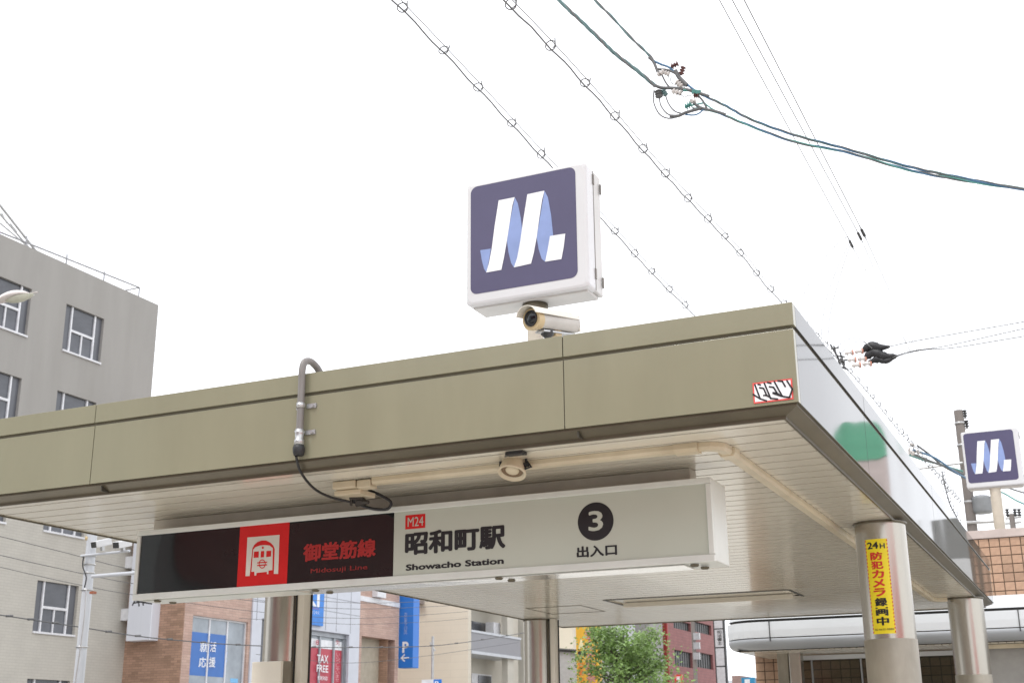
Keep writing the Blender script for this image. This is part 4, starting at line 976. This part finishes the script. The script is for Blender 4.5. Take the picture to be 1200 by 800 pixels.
# ------------------------------------------------------------------ brown tiled building with the blue window posters and white bay
BX = -31.3; BY0 = at(212, 784, x=-31.3).y; BZ = 13.5
M_brk = brickmat('mottled_brown_tile', (.30, .185, .125), (.44, .27, .19), (.22, .15, .11), .30, .09, ms=.006)
M_brk2 = brickmat('mottled_brown_tile_front', (.48, .32, .26), (.56, .39, .32), (.36, .26, .22), .40, .10, ms=.006)
sb = empty('shop_building', (BX, 47, 0), 'brown tiled shop building with white panel bay, blue window posters and red tax free window', 'building')
def fY(px, py, X=BX): return at(px, py, x=X)
y289 = fY(290, 745).y; y_w0 = fY(226.5, 720).y; zwt = fY(226.5, 720).z
yA = BY0; yB = fY(293.5, 740).y; yC = fY(420, 740).y; yD = fY(467, 740).y
win1 = (y_w0, y289, .6, zwt)
sw = facade('wall', BX, yA, yB, 0, BZ, [win1], M_brk2, sb, .25)
MB().box((BX - 6, yA - .05, 0), (BX - .002, yA - .003, BZ)).build('side_wall', M_brk, sb)
# window 1
w1 = empty('window', (BX - .15, y_w0, .6)); w1.parent = sb; w1.location = Vector((BX - .15, y_w0, .6)) - org(sb); ORG[w1.name] = Vector((BX - .15, y_w0, .6))
X_ = BX - .15
yd1, yd2 = fY(247.5, 745).y, fY(268.5, 745).y
fm = MB()
for yv in (y_w0 + .03, yd1, yd2, y289 - .03): fm.box((X_, yv - .035, .601), (X_ + .06, yv + .035, zwt - .07))
fm.box((X_, y_w0, zwt - .069), (X_ + .062, y289, zwt - .001))
fm.build('frame', M_winw, w1)
M_pane = mat('shop_glass', (.34, .38, .42), .08, 0, .25, .8)
for a, b_ in ((y_w0 + .065, yd1 - .036), (yd1 + .036, yd2 - .036), (yd2 + .036, y289 - .066)):
    MB().box((X_ + .01, a, .602), (X_ + .02, b_, zwt - .071)).build('pane', M_pane, w1)
zpt, zpb = fY(235, 740).z, fY(235, 791).z
M_postb = mat('poster_blue', (.05, .17, .50), .4, 0, .08, 1.5)
po = MB().box((X_ + .021, y_w0 + .07, zpb), (X_ + .024, yd1 - .037, zpt)).build('poster', M_postb, w1); MB().box((X_ + .021, yd1 + .037, zpb), (X_ + .024, yd2 - .037, zpt)).build('poster', M_postb, w1)
MB().box((X_ + .021, fY(273, 795).y, fY(273, 799).z), (X_ + .024, fY(282, 795).y, fY(273, 794).z)).build('poster', mat('pale_poster', (.2, .5, .8), .4), w1)
def ftext(nm, body, x0, y0, x1, y1, X, m, weight, parent, vert=False):
    a = at(x0, y0, x=X); b_ = at(x1, y1, x=X); 
    t = at(x1, y0, x=X).z
    return text_mb(body, b_.y - a.y, abs(b_.z - a.z), lambda u, v: Vector((X, a.y + u, a.z + v)), weight, vert).build(nm, m, parent)
# characters are laid on the panes, height measured straight up at their left edge
def ftext2(nm, body, x0, ybot, ytop, x1, X, m, weight, parent, vert=False):
    a = at(x0, ybot, x=X); h = at(x0, ytop, x=X).z - a.z; w = at(x1, ybot, x=X).y - a.y
    return text_mb(body, w, h, lambda u, v: Vector((X, a.y + u, a.z + v)), weight, vert).build(nm, m, parent)
Xt = X_ + .026
ftext2('poster_characters', '就', 234, 763, 751, 243.5, Xt, M_logow, .03, w1); ftext2('poster_characters', '活', 246, 763, 751, 253, Xt + .04, M_logow, .03, w1)
ftext2('poster_characters', '応', 232.5, 781, 769, 241.5, Xt, M_logow, .03, w1); ftext2('poster_characters', '援', 244.5, 781, 769, 252, Xt + .04, M_logow, .03, w1)
M_pal = mat('poster_pale_print', (.4, .5, .75), .5)
ftext2('poster_characters', 'ハローワーク求人', 262.5, 790, 753, 265, Xt, M_pal, 0, w1, True)
# white pilaster, window with poster strip, white panelled bay
M_wpan = mat('white_grey_panel', (.60, .62, .68), .4, 0, .04, 2)
bay0, bay1 = yB + .01, yC
zt_ = BZ + .4
yb1 = fY(305, 740).y; zgw = fY(305, 724).z; yg2 = fY(361, 740).y; yT0 = fY(359, 745).y; yT1 = fY(408, 745).y; zT = fY(362, 737).z
bw = facade('panel_bay', BX + .06, bay0, bay1, 0, zt_, [(yb1, fY(325, 740).y, .6, zgw), (yT0, yT1, .6, zT)], M_wpan, sb, .4)
n_p = [fY(px, 710).y for px in (300, 340, 381, 393.5, 410)] 
for yv in n_p: MB().box((BX + .06, yv - .02, zT + .06), (BX + .064, yv + .02, zt_)).build('panel_joint', mat('joint_grey', (.3, .31, .34), .6), sb)
for px in (700, 716):
    zz = fY(385, px).z; MB().box((BX + .0605, bay0, zz - .015), (BX + .0635, bay1 - .01, zz + .015)).build('panel_joint', MATS['joint_grey'], sb)
# narrow window
MB().box((BX - .25, yb1, .6), (BX - .2, fY(325, 740).y, zgw)).build('window', M_glassw, sb)
# tax free window
w2 = empty('window', (BX - .25, yT0, .6)); w2.parent = sb; w2.location = Vector((BX - .25, yT0, .6)) - org(sb); ORG[w2.name] = Vector((BX - .25, yT0, .6)); X2 = BX - .25
fm = MB(); cuts = [fY(px, 760, X2).y for px in (358.5, 373, 389.5, 400.5)]
for yv in cuts: fm.box((X2, yv - .05, .601), (X2 + .1, yv + .05, zT - .2))
fm.box((X2, yT0 + .001, zT - .199), (X2 + .12, yT1 - .001, zT - .001)); fm.box((X2, cuts[-1] + .06, .601), (X2 + .2, yT1 - .002, zT - .2))
fm.build('frame', mat('grey_window_frame', (.36, .38, .41), .4, .3), w2)
MB().box((X2 + .01, yT0 + .002, .602), (X2 + .02, cuts[-1] - .051, zT - .201)).build('pane', M_pane, w2)
zr0 = fY(365, 758, X2).z; zr1 = fY(365, 747.5, X2).z
M_pred = mat('poster_crimson', (.50, .055, .085), .4, 0, .06, 2)
for i in range(3): 
    MB().box((X2 + .022, cuts[i] + .052, .7), (X2 + .026, cuts[i + 1] - .052, zr0)).build('poster', M_pred, w2)
    MB().box((X2 + .022, cuts[i] + .052, zr0 + .004), (X2 + .026, cuts[i + 1] - .052, zr1)).build('poster', M_logow, w2)
ftext2('poster_lettering', 'TAX', 371.5, 775.5, 766, 384.5, X2 + .13, M_logow, .03, w2); ftext2('poster_lettering', 'FREE', 371, 786.5, 778, 384.5, X2 + .13, M_logow, .03, w2)
ftext2('poster_lettering', '免税対応', 372, 796, 791, 384, X2 + .13, M_logow, .02, w2)
ftext2('poster_lettering', 'いらっしゃいませ', 393, 798, 764, 397.5, X2 + .03, mat('poster_pink', (.75, .4, .42), .5), .0, w2, True)
ftext2('poster_lettering', '8', 370, 755, 749, 373.5, X2 + .13, M_pred, .03, w2); ftext2('poster_lettering', '免', 393, 755, 749, 398, X2 + .03, M_pred, .0, w2)
# blue brand board above the window
bz0, bz1 = fY(362, 733).z, fY(362, 690).z
yk0, yk1 = fY(352, 712, BX + .2).y, fY(379.5, 712, BX + .2).y
bb = empty('shop_board', (BX + .1, yk0, bz0), 'bright blue board with white lettering on the white panel bay', 'sign board')
MB().box((BX + .07, yk0, fY(370, 732, BX + .2).z), (BX + .2, yk1, fY(370, 690, BX + .2).z + 2)).build('board', mat('signal_blue', (.03, .22, .68), .4), bb)
ftext2('lettering', 'KI', 358, 708.5, 690, 374.5, BX + .203, M_logow, .06, bb)
ftext2('small_lettering', '･･･････', 366, 713, 711, 374, BX + .203, M_pred, .02, bb)
ftext2('small_lettering', 'ビジネス', 366, 718.5, 714.5, 374, BX + .203, M_logow, .0, bb)
# second brown part with white band and beige recess
z_rt = fY(418, 743.5).z; zwb0, zwb1 = fY(420, 703).z, fY(420, 697).z
yre = fY(455, 748).y
M_rec = mat('beige_recess', (.42, .37, .29), .7)
facade('wall', BX, yC + .01, yD, 0, BZ - 1, [(yC + .3, fY(463, 748).y, 0, z_rt)], M_brk2, sb, .5)
MB().box((BX - .52, yC + .3, 0), (BX - .5, yre, z_rt)).build('recess_wall', M_rec, sb); MB().box((BX - 1.4, yre, 0), (BX - .02, yre + .02, z_rt)).build('recess_wall', M_brk, sb)
MB().box((BX - 1.6, yC + .3, 0), (BX - 1.58, fY(463, 748).y, z_rt)).build('recess_wall', M_rec, sb)
MB().box((BX + .002, yC + .02, zwb0), (BX + .05, yD, zwb1)).build('white_band', M_winw, sb)
MB().box((BX + .002, fY(436, 700).y, fY(436, 699).z), (BX + .3, fY(446, 700).y, fY(436, 690).z)).build('vent_box', M_winw, sb)

# blue parking banner sign projecting
pbY = yD + .2
pb_ = empty('parking_sign', at(477, 740, y=pbY), 'tall blue projecting parking sign with a white P and arrow', 'parking sign')
px0, px1 = at(466.5, 780, y=pbY).x, at(483.5, 780, y=pbY).x; pz0, pz1 = at(475, 782, y=pbY).z, at(475, 696, y=pbY).z + 1.5
M_bl = mat('parking_blue', (.025, .19, .64), .4, 0, .03, 2)
MB().box((px0, pbY, pz0), (px1, pbY + .6, pz1)).build('board', M_bl, pb_, .01)
def pt_(nm, body, x0, ybot, ytop, x1, weight, vert=False, m=M_logow):
    a = at(x0, ybot, y=pbY); b2 = at(x1, ytop, y=pbY)
    text_mb(body, b2.x - a.x, b2.z - a.z, lambda u, v: Vector((a.x + u, pbY - .01, a.z + v)), weight, vert).build(nm, m, pb_)
pt_('letter_P', 'P', 471.5, 764.5, 751, 479, .06); pt_('arrow', '←', 469.5, 775, 765.5, 479.5, .03); pt_('small_characters', '有料駐車場入口案内', 473.5, 743, 717, 477.5, .0, True, M_pal)

# ------------------------------------------------------------------ beige building with balconies
QX = -30.3; QY = 60.0
M_bei = brickmat('cream_siding', (.66, .60, .49), (.64, .58, .475), (.6, .545, .45), 3.0, .38, ms=.012, vr=.06)
M_beif = mat('cream_render', (.55, .52, .45), .8, 0, .06, 1)
qb = empty('apartment_building', (QX, 65, 0), 'cream apartment block with a grey balcony behind the blue parking sign', 'building')
qy1 = at(610, 745, x=QX).y
MB().box((QX - 12, QY, 0), (QX - .002, QY + .3, 15)).build('side_wall', M_bei, qb)
MB().box((QX - .1, QY - .004, 0), (QX + .02, QY + .35, 15)).build('corner_post', M_bei, qb)
MB().box((QX - 12, QY + .31, 0), (QX - 1.6, qy1 + 4, 14.9)).build('recessed_wall', M_beif, qb)
zb1_, zb0_ = at(548, 737, x=QX).z, at(548, 764, x=QX).z
M_balc = mat('grey_balcony_panel', (.27, .27, .29), .5, 0, .03, 3)
for dz in (0, 3.3):
    MB().box((QX - .05, QY + .36, zb0_ + .14 + dz), (QX, qy1, zb1_ - .1 + dz)).build('balcony_front', M_balc, qb)
    MB().box((QX - .1, QY + .36, zb1_ - .098 + dz), (QX + .04, qy1, zb1_ + .02 + dz)).build('balcony_rail', M_polew, qb)
    MB().box((QX - 1.6, QY + .36, zb0_ - .02 + dz), (QX + .05, qy1, zb0_ + .13 + dz)).build('balcony_slab', M_polew, qb)
for pa, pb2 in ((588, 595), (607, 612)):
    MB().box((QX - .5, at(pa, 745, x=QX - .5).y, 0), (QX - .15, at(pb2, 745, x=QX - .5).y, 15)).build('pier', M_beif, qb)
MB().box((QX - 1.58, at(549, 725, x=QX - 1.6).y, at(549, 737, x=QX - 1.6).z), (QX - 1.55, at(583, 725, x=QX - 1.6).y, at(549, 726.5, x=QX - 1.6).z)).build('window', M_glassw, qb)
MB().box((QX - 1.2, at(569, 730, x=QX - 1.2).y, zb1_ - .3), (QX - .7, at(577, 730, x=QX - 1.2).y, at(570, 729, x=QX - 1.2).z)).build('air_conditioner', M_winw, qb)
MB().box((QX - 1.59, at(552, 790, x=QX - 1.6).y, 0), (QX - 1.54, at(575, 790, x=QX - 1.6).y, at(552, 788, x=QX - 1.6).z)).build('window', M_winw, qb)
MB().box((QX - 1.53, at(559, 790, x=QX - 1.6).y, 0), (QX - 1.50, at(574, 790, x=QX - 1.6).y, at(559, 790.5, x=QX - 1.6).z)).build('window', M_glassw, qb)
MB().box((QX - 3.4, QY - .4, at(500, 707, y=QY).z), (QX - 2.6, QY - .002, at(500, 703, y=QY).z)).build('wall_box', mat('taupe_box', (.3, .25, .23), .6), qb)
# thin pole and small blue parking plate in front of it
spx = at(507, 770, y=50).x
tp_ = empty('sign_pole', (spx, 50, 0), 'thin grey pole with small white and blue parking plate before cream wall', 'sign pole')
MB().tube([(spx, 50, 0), (spx, 50, at(507, 745, y=50).z)], .06, 8).build('pole', M_galv, tp_)
MB().tube([at(504, 752, y=50), at(510, 762, y=50)], .03, 6).build('stay', M_galv, tp_)
A = at(494, 800, y=49.8); B = at(508, 795.5, y=49.8); C2 = at(517, 795.5, y=49.8)
MB().box((A.x, 49.8, A.z - .4), (B.x, 49.86, B.z)).build('white_plate', M_winw, tp_); MB().box((B.x + .005, 49.8, A.z - .4), (C2.x, 49.86, B.z)).build('blue_plate', M_bl, tp_)
a = at(509.5, 804, y=49.79); b_ = at(514, 797.5, y=49.79)
text_mb('P', b_.x - a.x, b_.z - a.z, lambda u, v: Vector((a.x + u, 49.79, a.z + v)), .05).build('letter_P', M_logow, tp_)

# ------------------------------------------------------------------ farther buildings
def block(nm, px0, px1, Yf, X, ztop, m, label, cat='building', deep=16):
    """building whose -Y gable starts at px0; its street front lies in plane X"""
    o = empty(nm, (X, Yf, 0), label, cat)
    MB().box((X - 14, Yf, 0), (X, Yf + deep, ztop)).build('wall', m, o)
    return o
cY = 80.0; cX = at(671, 740, y=cY).x
cr = block('cream_building', 0, 0, cY, cX, 15, mat('cream_wall', (.68, .62, .5), .8, 0, .03, .5), 'plain cream building just right of the rear left column', deep=6)
zg = at(650, 760, y=cY - 3).z
lo = empty('low_building', (cX, cY - 3, 0), 'low grey building with sloping dark roof edge below the cream wall', 'building')
ga = at(640, 757, y=cY - 3); gb2 = at(676, 763, y=cY - 3)
mb = MB(); mb.prism([(ga.x - 6, cY - 3, 0), (gb2.x, cY - 3, 0), (gb2.x, cY - 3, gb2.z), (ga.x - 6, cY - 3, ga.z + .4)], (0, 3.0 - .01, 0)); mb.build('wall', mat('pale_grey_wall', (.45, .45, .46), .8), lo)
MB().tube([(ga.x - 6, cY - 3.1, ga.z + .45), (gb2.x + .1, cY - 3.1, gb2.z + .03)], .1, 6).build('roof_edge', M_dark, lo)
# yellow banner building
yY = 74.0
ya0, ya1 = at(675.5, 770, y=yY).x, at(701, 770, y=yY).x; yz0 = at(690, 802, y=yY).z - 2
yb_ = empty('yellow_sign_tower', (ya0, yY, 0), 'tall yellow advertising banner with purple characters behind the street tree', 'banner')
M_yel = mat('banner_yellow', (.75, .42, .04), .5, 0, .06, .8); M_pur = mat('banner_purple', (.55, .22, .3), .5)
MB().box((ya0, yY, 0), (ya1, yY + .6, 12)).build('board', M_yel, yb_)
def yt(nm, body, x0, ybot, ytop, x1, weight, vert, m):
    a = at(x0, ybot, y=yY); b2 = at(x1, ytop, y=yY)
    text_mb(body, b2.x - a.x, b2.z - a.z, lambda u, v: Vector((a.x + u, yY - .03, a.z + v)), weight, vert).build(nm, m, yb_)
yt('characters', 'まんが喫茶', 687, 800, 736, 697, .02, True, M_pur)
yt('characters', '営業中', 678, 800, 775, 684, .02, True, mat('banner_red', (.7, .2, .05), .5))
yt('figure', 'A', 678, 761, 748, 685, .1, False, mat('banner_cream', (.85, .75, .45), .5)); yt('figure_base', 'I', 677.5, 767, 762, 686, .1, False, M_dark)
# grey building between tree and brick block
gY = 92.0; gX = at(762, 750, y=gY).x
gg = block('grey_building', 0, 0, gY, gX, 17, mat('warm_grey_wall', (.31, .295, .29), .8, 0, .04, .3), 'warm grey building rising behind the street tree', deep=3)
wg = block('white_building', 0, 0, 84.0, at(722, 750, y=84).x, 16, mat('white_wall', (.50, .50, .53), .8, 0, .05, .4, (1, 1, .4)), 'whitish building behind the left part of the street tree', deep=4)
# dull red brick block with windows
rY = 96.0; rX = at(783, 750, y=rY).x
M_redb = brickmat('dull_red_brick', (.27, .105, .10), (.30, .125, .12), (.22, .10, .095), .6, .22, ms=.02)
rb = empty('brick_building', (rX, rY, 0), 'dull red brick building with window rows right of the street tree', 'building')
hh = []
def rw_(px0, px1, pt0, pb0):
    a = at(px0, pt0, x=rX); b_ = at(px0, pb0, x=rX); c = at(px1, pt0, x=rX); return (a.y, c.y, b_.z, a.z)
hh = [rw_(789, 809, 725, 735), rw_(813, 833, 727, 739), rw_(790, 811, 760.5, 779), rw_(813.5, 835, 762.5, 780.5)]
ye_ = at(839, 760, x=rX).y
facade('wall', rX, rY, ye_, 0, 17, hh, M_redb, rb, .3)
MB().box((rX - .9, rY - .2, 0), (rX + .01, rY - .01, 17)).build('red_pier', mat('bright_red_pier', (.36, .045, .04), .6), rb); MB().box((rX - 12, rY - .02, 0), (rX - .91, rY, 17)).build('side_wall', M_redb, rb)
M_gl3 = mat('far_window_glass', (.5, .54, .52), .15, 0, .35, .9)
for a, b_, c, d in hh:
    MB().box((rX - .35, a, c), (rX - .3, b_, d)).build('window', M_gl3, rb)
    n_ = 8; fr_ = MB()
    for i in range(n_ + 1): yv = a + (b_ - a) * i / n_; fr_.box((rX - .299, yv - .2, c), (rX - .2, yv + .2, d))
    fr_.build('window_frame', M_dark, rb)
# vertical white sign tower
vY = 100.0; v0, v1 = at(838.5, 760, y=vY).x, at(848, 760, y=vY).x
vt = empty('sign_tower', (v0, vY, 0), 'narrow vertical sign tower of stacked pale panels right of the brick building', 'sign tower')
zs_ = [at(843, py, y=vY).z for py in (815, 781, 779.5, 759, 757.5, 737, 735.5, 720)]
for i in range(0, 8, 2): MB().box((v0, vY, zs_[i]), (v1, vY + .5, zs_[i + 1])).build('sign_panel', mat('tower_panel', (.56, .56, .57), .5), vt)
MB().box((v0 - .12, vY + .1, 0), (v1 + .12, vY + .45, zs_[-1] + 1)).build('frame', M_dark, vt)
a = at(841, 755, y=vY); b_ = at(845.5, 738, y=vY)
text_mb('司法書士', b_.x - a.x, b_.z - a.z, lambda u, v: Vector((a.x + u, vY - .03, a.z + v)), .02, True).build('characters', M_dark, vt)
# far tiny things
fr1 = at(797, 790, y=70); 
rs_ = empty('red_sign', (fr1.x, 70, 0), 'small red vertical sign with white characters below the brick building', 'sign')
A = at(791.5, 815, y=70); B = at(798.5, 789.5, y=70); MB().box((A.x, 70, A.z), (B.x, 70.3, B.z)).build('board', mat('signal_red', (.6, .02, .03), .5), rs_)
a = at(793, 802, y=70); b_ = at(797.3, 791.5, y=70); text_mb('薬局', b_.x - a.x, b_.z - a.z, lambda u, v: Vector((a.x + u, 69.97, a.z + v)), .03, True).build('characters', M_logow, rs_)
MB().tube([(A.x + .3, 70.15, 0), (A.x + .3, 70.15, A.z)], .06, 6).build('post', M_galv, rs_)
A = at(870, 815, y=80); B = at(884, 793, y=80)
bs_ = empty('blue_sign', (A.x, 80, 0), 'small blue and white far sign beside the silver canopy end', 'sign'); MB().box((A.x, 80, 0), (B.x, 80.3, B.z)).build('board', mat('far_blue', (.03, .22, .4), .5), bs_)
MB().box((at(873, 800, y=80).x, 79.96, at(870, 803, y=80).z), (at(879, 800, y=80).x, 79.99, at(870, 795.5, y=80).z)).build('white_patch', M_winw, bs_)
fb1 = empty('far_building', (at(864, 800, y=130).x, 130, 0), 'far brownish low building at the street end left of the blue sign', 'building')
MB().box((at(858, 800, y=130).x, 130, 0), (at(868, 800, y=130).x, 140, at(862, 791, y=130).z)).build('wall', mat('far_brown', (.25, .17, .15), .8), fb1)
fb2 = empty('far_building', (at(850, 800, y=150).x, 150, 0), 'far pale hazy block at the street end beside the sign tower', 'building')
MB().box((at(847, 800, y=150).x, 150, 0), (at(859, 800, y=150).x, 160, at(850, 797, y=150).z)).build('wall', mat('far_pale', (.5, .52, .56), .8), fb2)
# slim pole in front of the brick block
sp2x = at(814, 770, y=72).x
pz = empty('utility_pole', (sp2x, 72, 0), 'slim pole with clutter of small boxes in front of the brick building', 'utility pole')
MB().tube([(sp2x, 72, 0), (sp2x, 72, 11)], .12, 8).build('pole_shaft', M_polec, pz)
for py in (745, 756, 768): 
    q = at(814, py, y=71.8); MB().box((q.x - .05, 71.7, q.z - .2), (q.x + .32, 71.85, q.z + .18)).build('box', M_galv, pz)

# ------------------------------------------------------------------ street tree
tc_ = at(727, 790, x=-16); TX, TY = -16.0, tc_.y
tr_ = empty('street_tree', (TX, TY, 0), 'bushy light green street tree seen below the canopy between columns', 'tree')
M_bark = mat('bark', (.12, .09, .07), .9, bump=.8, bscale=20)
M_leaf = mat('leaf_green', (.17, .28, .06), .6, 0, .45, 2.2)
p_ = M_leaf.node_tree.nodes['Principled BSDF']; p_.inputs['Subsurface Weight'].default_value = 0.0; p_.inputs['Transmission Weight'].default_value = .15
ztop = at(712, 733, x=-16).z
tk = MB(); tk.tube([(TX, TY, 0), (TX + .05, TY, 1.8), (TX, TY + .05, 3.2), (TX, TY, ztop - .6)], [.11, .09, .06, .015], 8)
rnd = random.Random(3)
tips = []
for i in range(64):
    h0 = rnd.uniform(1.7, ztop - .8); a = rnd.uniform(0, 2 * PI); L_ = (2.6 - 1.4 * (h0 - 1.7) / (ztop - 2.5)) * rnd.uniform(.55, 1.1)
    e = Vector((TX + math.cos(a) * L_, TY + math.sin(a) * L_, min(ztop - .1, h0 + rnd.uniform(.5, 1.2)))); s_ = Vector((TX, TY, h0)); m_ = (s_ + e) / 2 + Vector((0, 0, -.1))
    tk.tube([s_, m_, e], [.03, .018, .006], 5); tips += [e, m_.lerp(e, .5), m_]
tk.build('trunk', M_bark, tr_)
lf = MB()
for t in tips + [Vector((TX + rnd.gauss(0, .3), TY + rnd.gauss(0, .3), ztop - rnd.uniform(0, .6))) for _ in range(10)]:
    nlf = rnd.randint(60, 110); rad_ = rnd.uniform(.22, .48)
    for _ in range(nlf):
        d = Vector((rnd.gauss(0, 1), rnd.gauss(0, 1), rnd.gauss(0, .8))) * rad_ * .55; p = t + d
        u = Vector((rnd.uniform(-1, 1), rnd.uniform(-1, 1), rnd.uniform(-.6, .6))).normalized(); w_ = u.orthogonal().normalized(); w_ = (w_ + u.cross(w_) * rnd.uniform(-1, 1)).normalized(); s_ = rnd.uniform(.04, .085)
        lf.add([p - u * s_, p + w_ * s_ * .5, p + u * s_, p - w_ * s_ * .5], [(0, 1, 2, 3)])
lf.build('crown', M_leaf, tr_)

# ------------------------------------------------------------------ thin wires along the far side of the street
WXs = -24.0
for k, (P, r, lab) in enumerate((([(-40, 714), (0, 720), (80, 732), (180, 747), (300, 756), (430, 758), (520, 755), (608, 742), (680, 728)], .016, 'beaded dark cable sagging lowest across the street fronts'),
                            ([(-40, 618), (0, 628), (80, 648), (160, 668), (300, 694), (420, 706), (548, 702)], .009, 'uppermost thin wire sagging across the street fronts'),
                            ([(-40, 640), (0, 650), (80, 668), (160, 684), (300, 704), (420, 713), (548, 708)], .009, 'second thin wire from the top sagging across the street fronts'),
                            ([(-40, 655), (0, 664), (80, 682), (160, 697), (300, 716), (420, 724), (548, 716)], .008, 'third thin wire from the top sagging across the street fronts'),
                            ([(280, 724), (360, 728), (420, 731), (500, 728), (548, 724)], .007, 'fourth thin wire just above the shop window'),
                            ([(300, 766), (360, 773), (420, 776), (500, 768), (608, 752)], .008, 'thin wire rising to the right under the grey balcony'))):
    sp1 = spline([at(a_, b_, x=WXs) for a_, b_ in P], 6)
    o = empty('street_wire', sp1[len(sp1) // 2], lab, 'wire', 'wires sagging across the street fronts')
    MB().tube(sp1, r, 5).build('wire', M_cable, o)
    if k == 0:
        for i in range(1, len(sp1), 2):
            p = sp1[i]; MB().tube([p + Vector((0, -.1, .0)), p + Vector((0, .1, .02))], .03, 5).build('clip', M_cable, o)
o = empty('signal_hook', at(152, 706, y=30), 'small dark wire bracket just under the left end of the station sign', 'bracket')
hk = MB()
for P in ([(155, 709), (158, 703), (166, 705), (178, 707)], [(162, 700), (163, 710)], [(157, 706), (172, 704)], [(167, 703), (168, 709)]): hk.tube([at(a_, b_, y=30) for a_, b_ in P], .022, 5)
hk.build('hook', M_black, o)

# ------------------------------------------------------------------ surroundings seen only as reflections
M_refl = brickmat('dark_red_brick', (.26, .045, .05), (.30, .055, .055), (.18, .055, .06), .5, .16)
ob = empty('opposite_building', (-6, -24, 0), 'dark red brick building behind the viewpoint, mirrored in the black sign panel', 'building')
hs = MB().box((-30.5, -34, 0), (2.0, -24, 14)).build('wall', M_refl, ob)
for i in range(6):
    for j in range(3): MB().box((-26 + i * 4.6, -23.99, 2.2 + j * 3.6), (-23.6 + i * 4.6, -23.9, 4.2 + j * 3.6)).build('window', M_glassw, ob)
ob2 = empty('opposite_building', (-46, -23, 0), 'grey office block behind the viewpoint, mirrored in the left end of the sign', 'building')
MB().box((-60, -36, 0), (-30.7, -23, 22)).build('wall', mat('pale_opposite_wall', (.55, .56, .56), .8, 0, .1, .5), ob2)
for i in range(5):
    for j in range(5): MB().box((-59 + i * 5, -22.99, 2.2 + j * 3.8), (-56 + i * 5, -22.9, 4.2 + j * 3.8)).build('window', M_glassw, ob2)
gs = empty('round_sign', (5.0, 30, 0), 'green and salmon round topped sign beside the road, mirrored in the canopy side', 'sign')
# the mirrored sign: reflect the sight line of the photograph's reflection in the fascia plane X = X1
def mirrored(px, py, Y):
    p = at(px, py, x=X1); r_ = (p - EYE).normalized(); r_.x = -r_.x; t = (Y - p.y) / r_.y; return p + r_ * t
GYs = 24.0
c1 = mirrored(1005, 492, GYs); c2 = mirrored(1010, 575, GYs); cL = mirrored(972, 515, GYs); cRr = mirrored(1040, 540, GYs)
gx0, gx1 = sorted((cL.x, cRr.x)); gw_ = (gx1 - gx0) / 2; gcx = (gx0 + gx1) / 2
mb = MB(); mb.prism([(gcx + gw_ * math.cos(PI * i / 16), GYs, c1.z - gw_ + gw_ * math.sin(PI * i / 16)) for i in range(17)] + [(gcx - gw_, GYs, c1.z - gw_ * 1.35), (gcx + gw_, GYs, c1.z - gw_ * 1.75)], (0, .3, 0))
mb.build('board', mat('leaf_green_board', (.14, .55, .33), .5), gs)
MB().box((gcx - gw_, GYs + .02, c1.z - gw_ * 3.2), (gcx + gw_ * .7, GYs + .28, c1.z - gw_ * 1.4)).build('salmon_board', mat('salmon_board', (.8, .68, .64), .5), gs)
MB().tube([(gcx, GYs + .15, 0), (gcx, GYs + .15, c1.z - gw_ * 3.1)], .1, 10).build('post', M_galv, gs)
ob3 = empty('opposite_building', (2, 56, 0), 'grey building down the right side of the street, mirrored in the far canopy side', 'building')
MB().box((.7, 52, 0), (3.3, 66, 9.9)).build('wall', mat('mid_grey_wall', (.22, .22, .21), .8, 0, .1, .4), ob3)
MB().box((.6, 51.9, 7.1), (3.4, 51.99, 8.3)).build('window', mat('pale_window_band', (.6, .6, .6), .4), ob3)
MB().box((.9, 51.9, 4.4), (3.1, 51.99, 5.6)).build('window', M_glassw, ob3)
rd = empty('red_awning', (7.35, -1.5, 0), 'long red shop awning to the right of the viewpoint, mirrored in the steel columns', 'awning')
MB().box((7.2, -4.0, 1.5), (7.5, 6.4, 4.3)).build('cloth', mat('banner_bright_red', (.75, .05, .05), .6), rd)
MB().tube([(7.35, 1.8, 0), (7.35, 1.8, 1.3)], .06, 8).build('post', M_galv, rd)
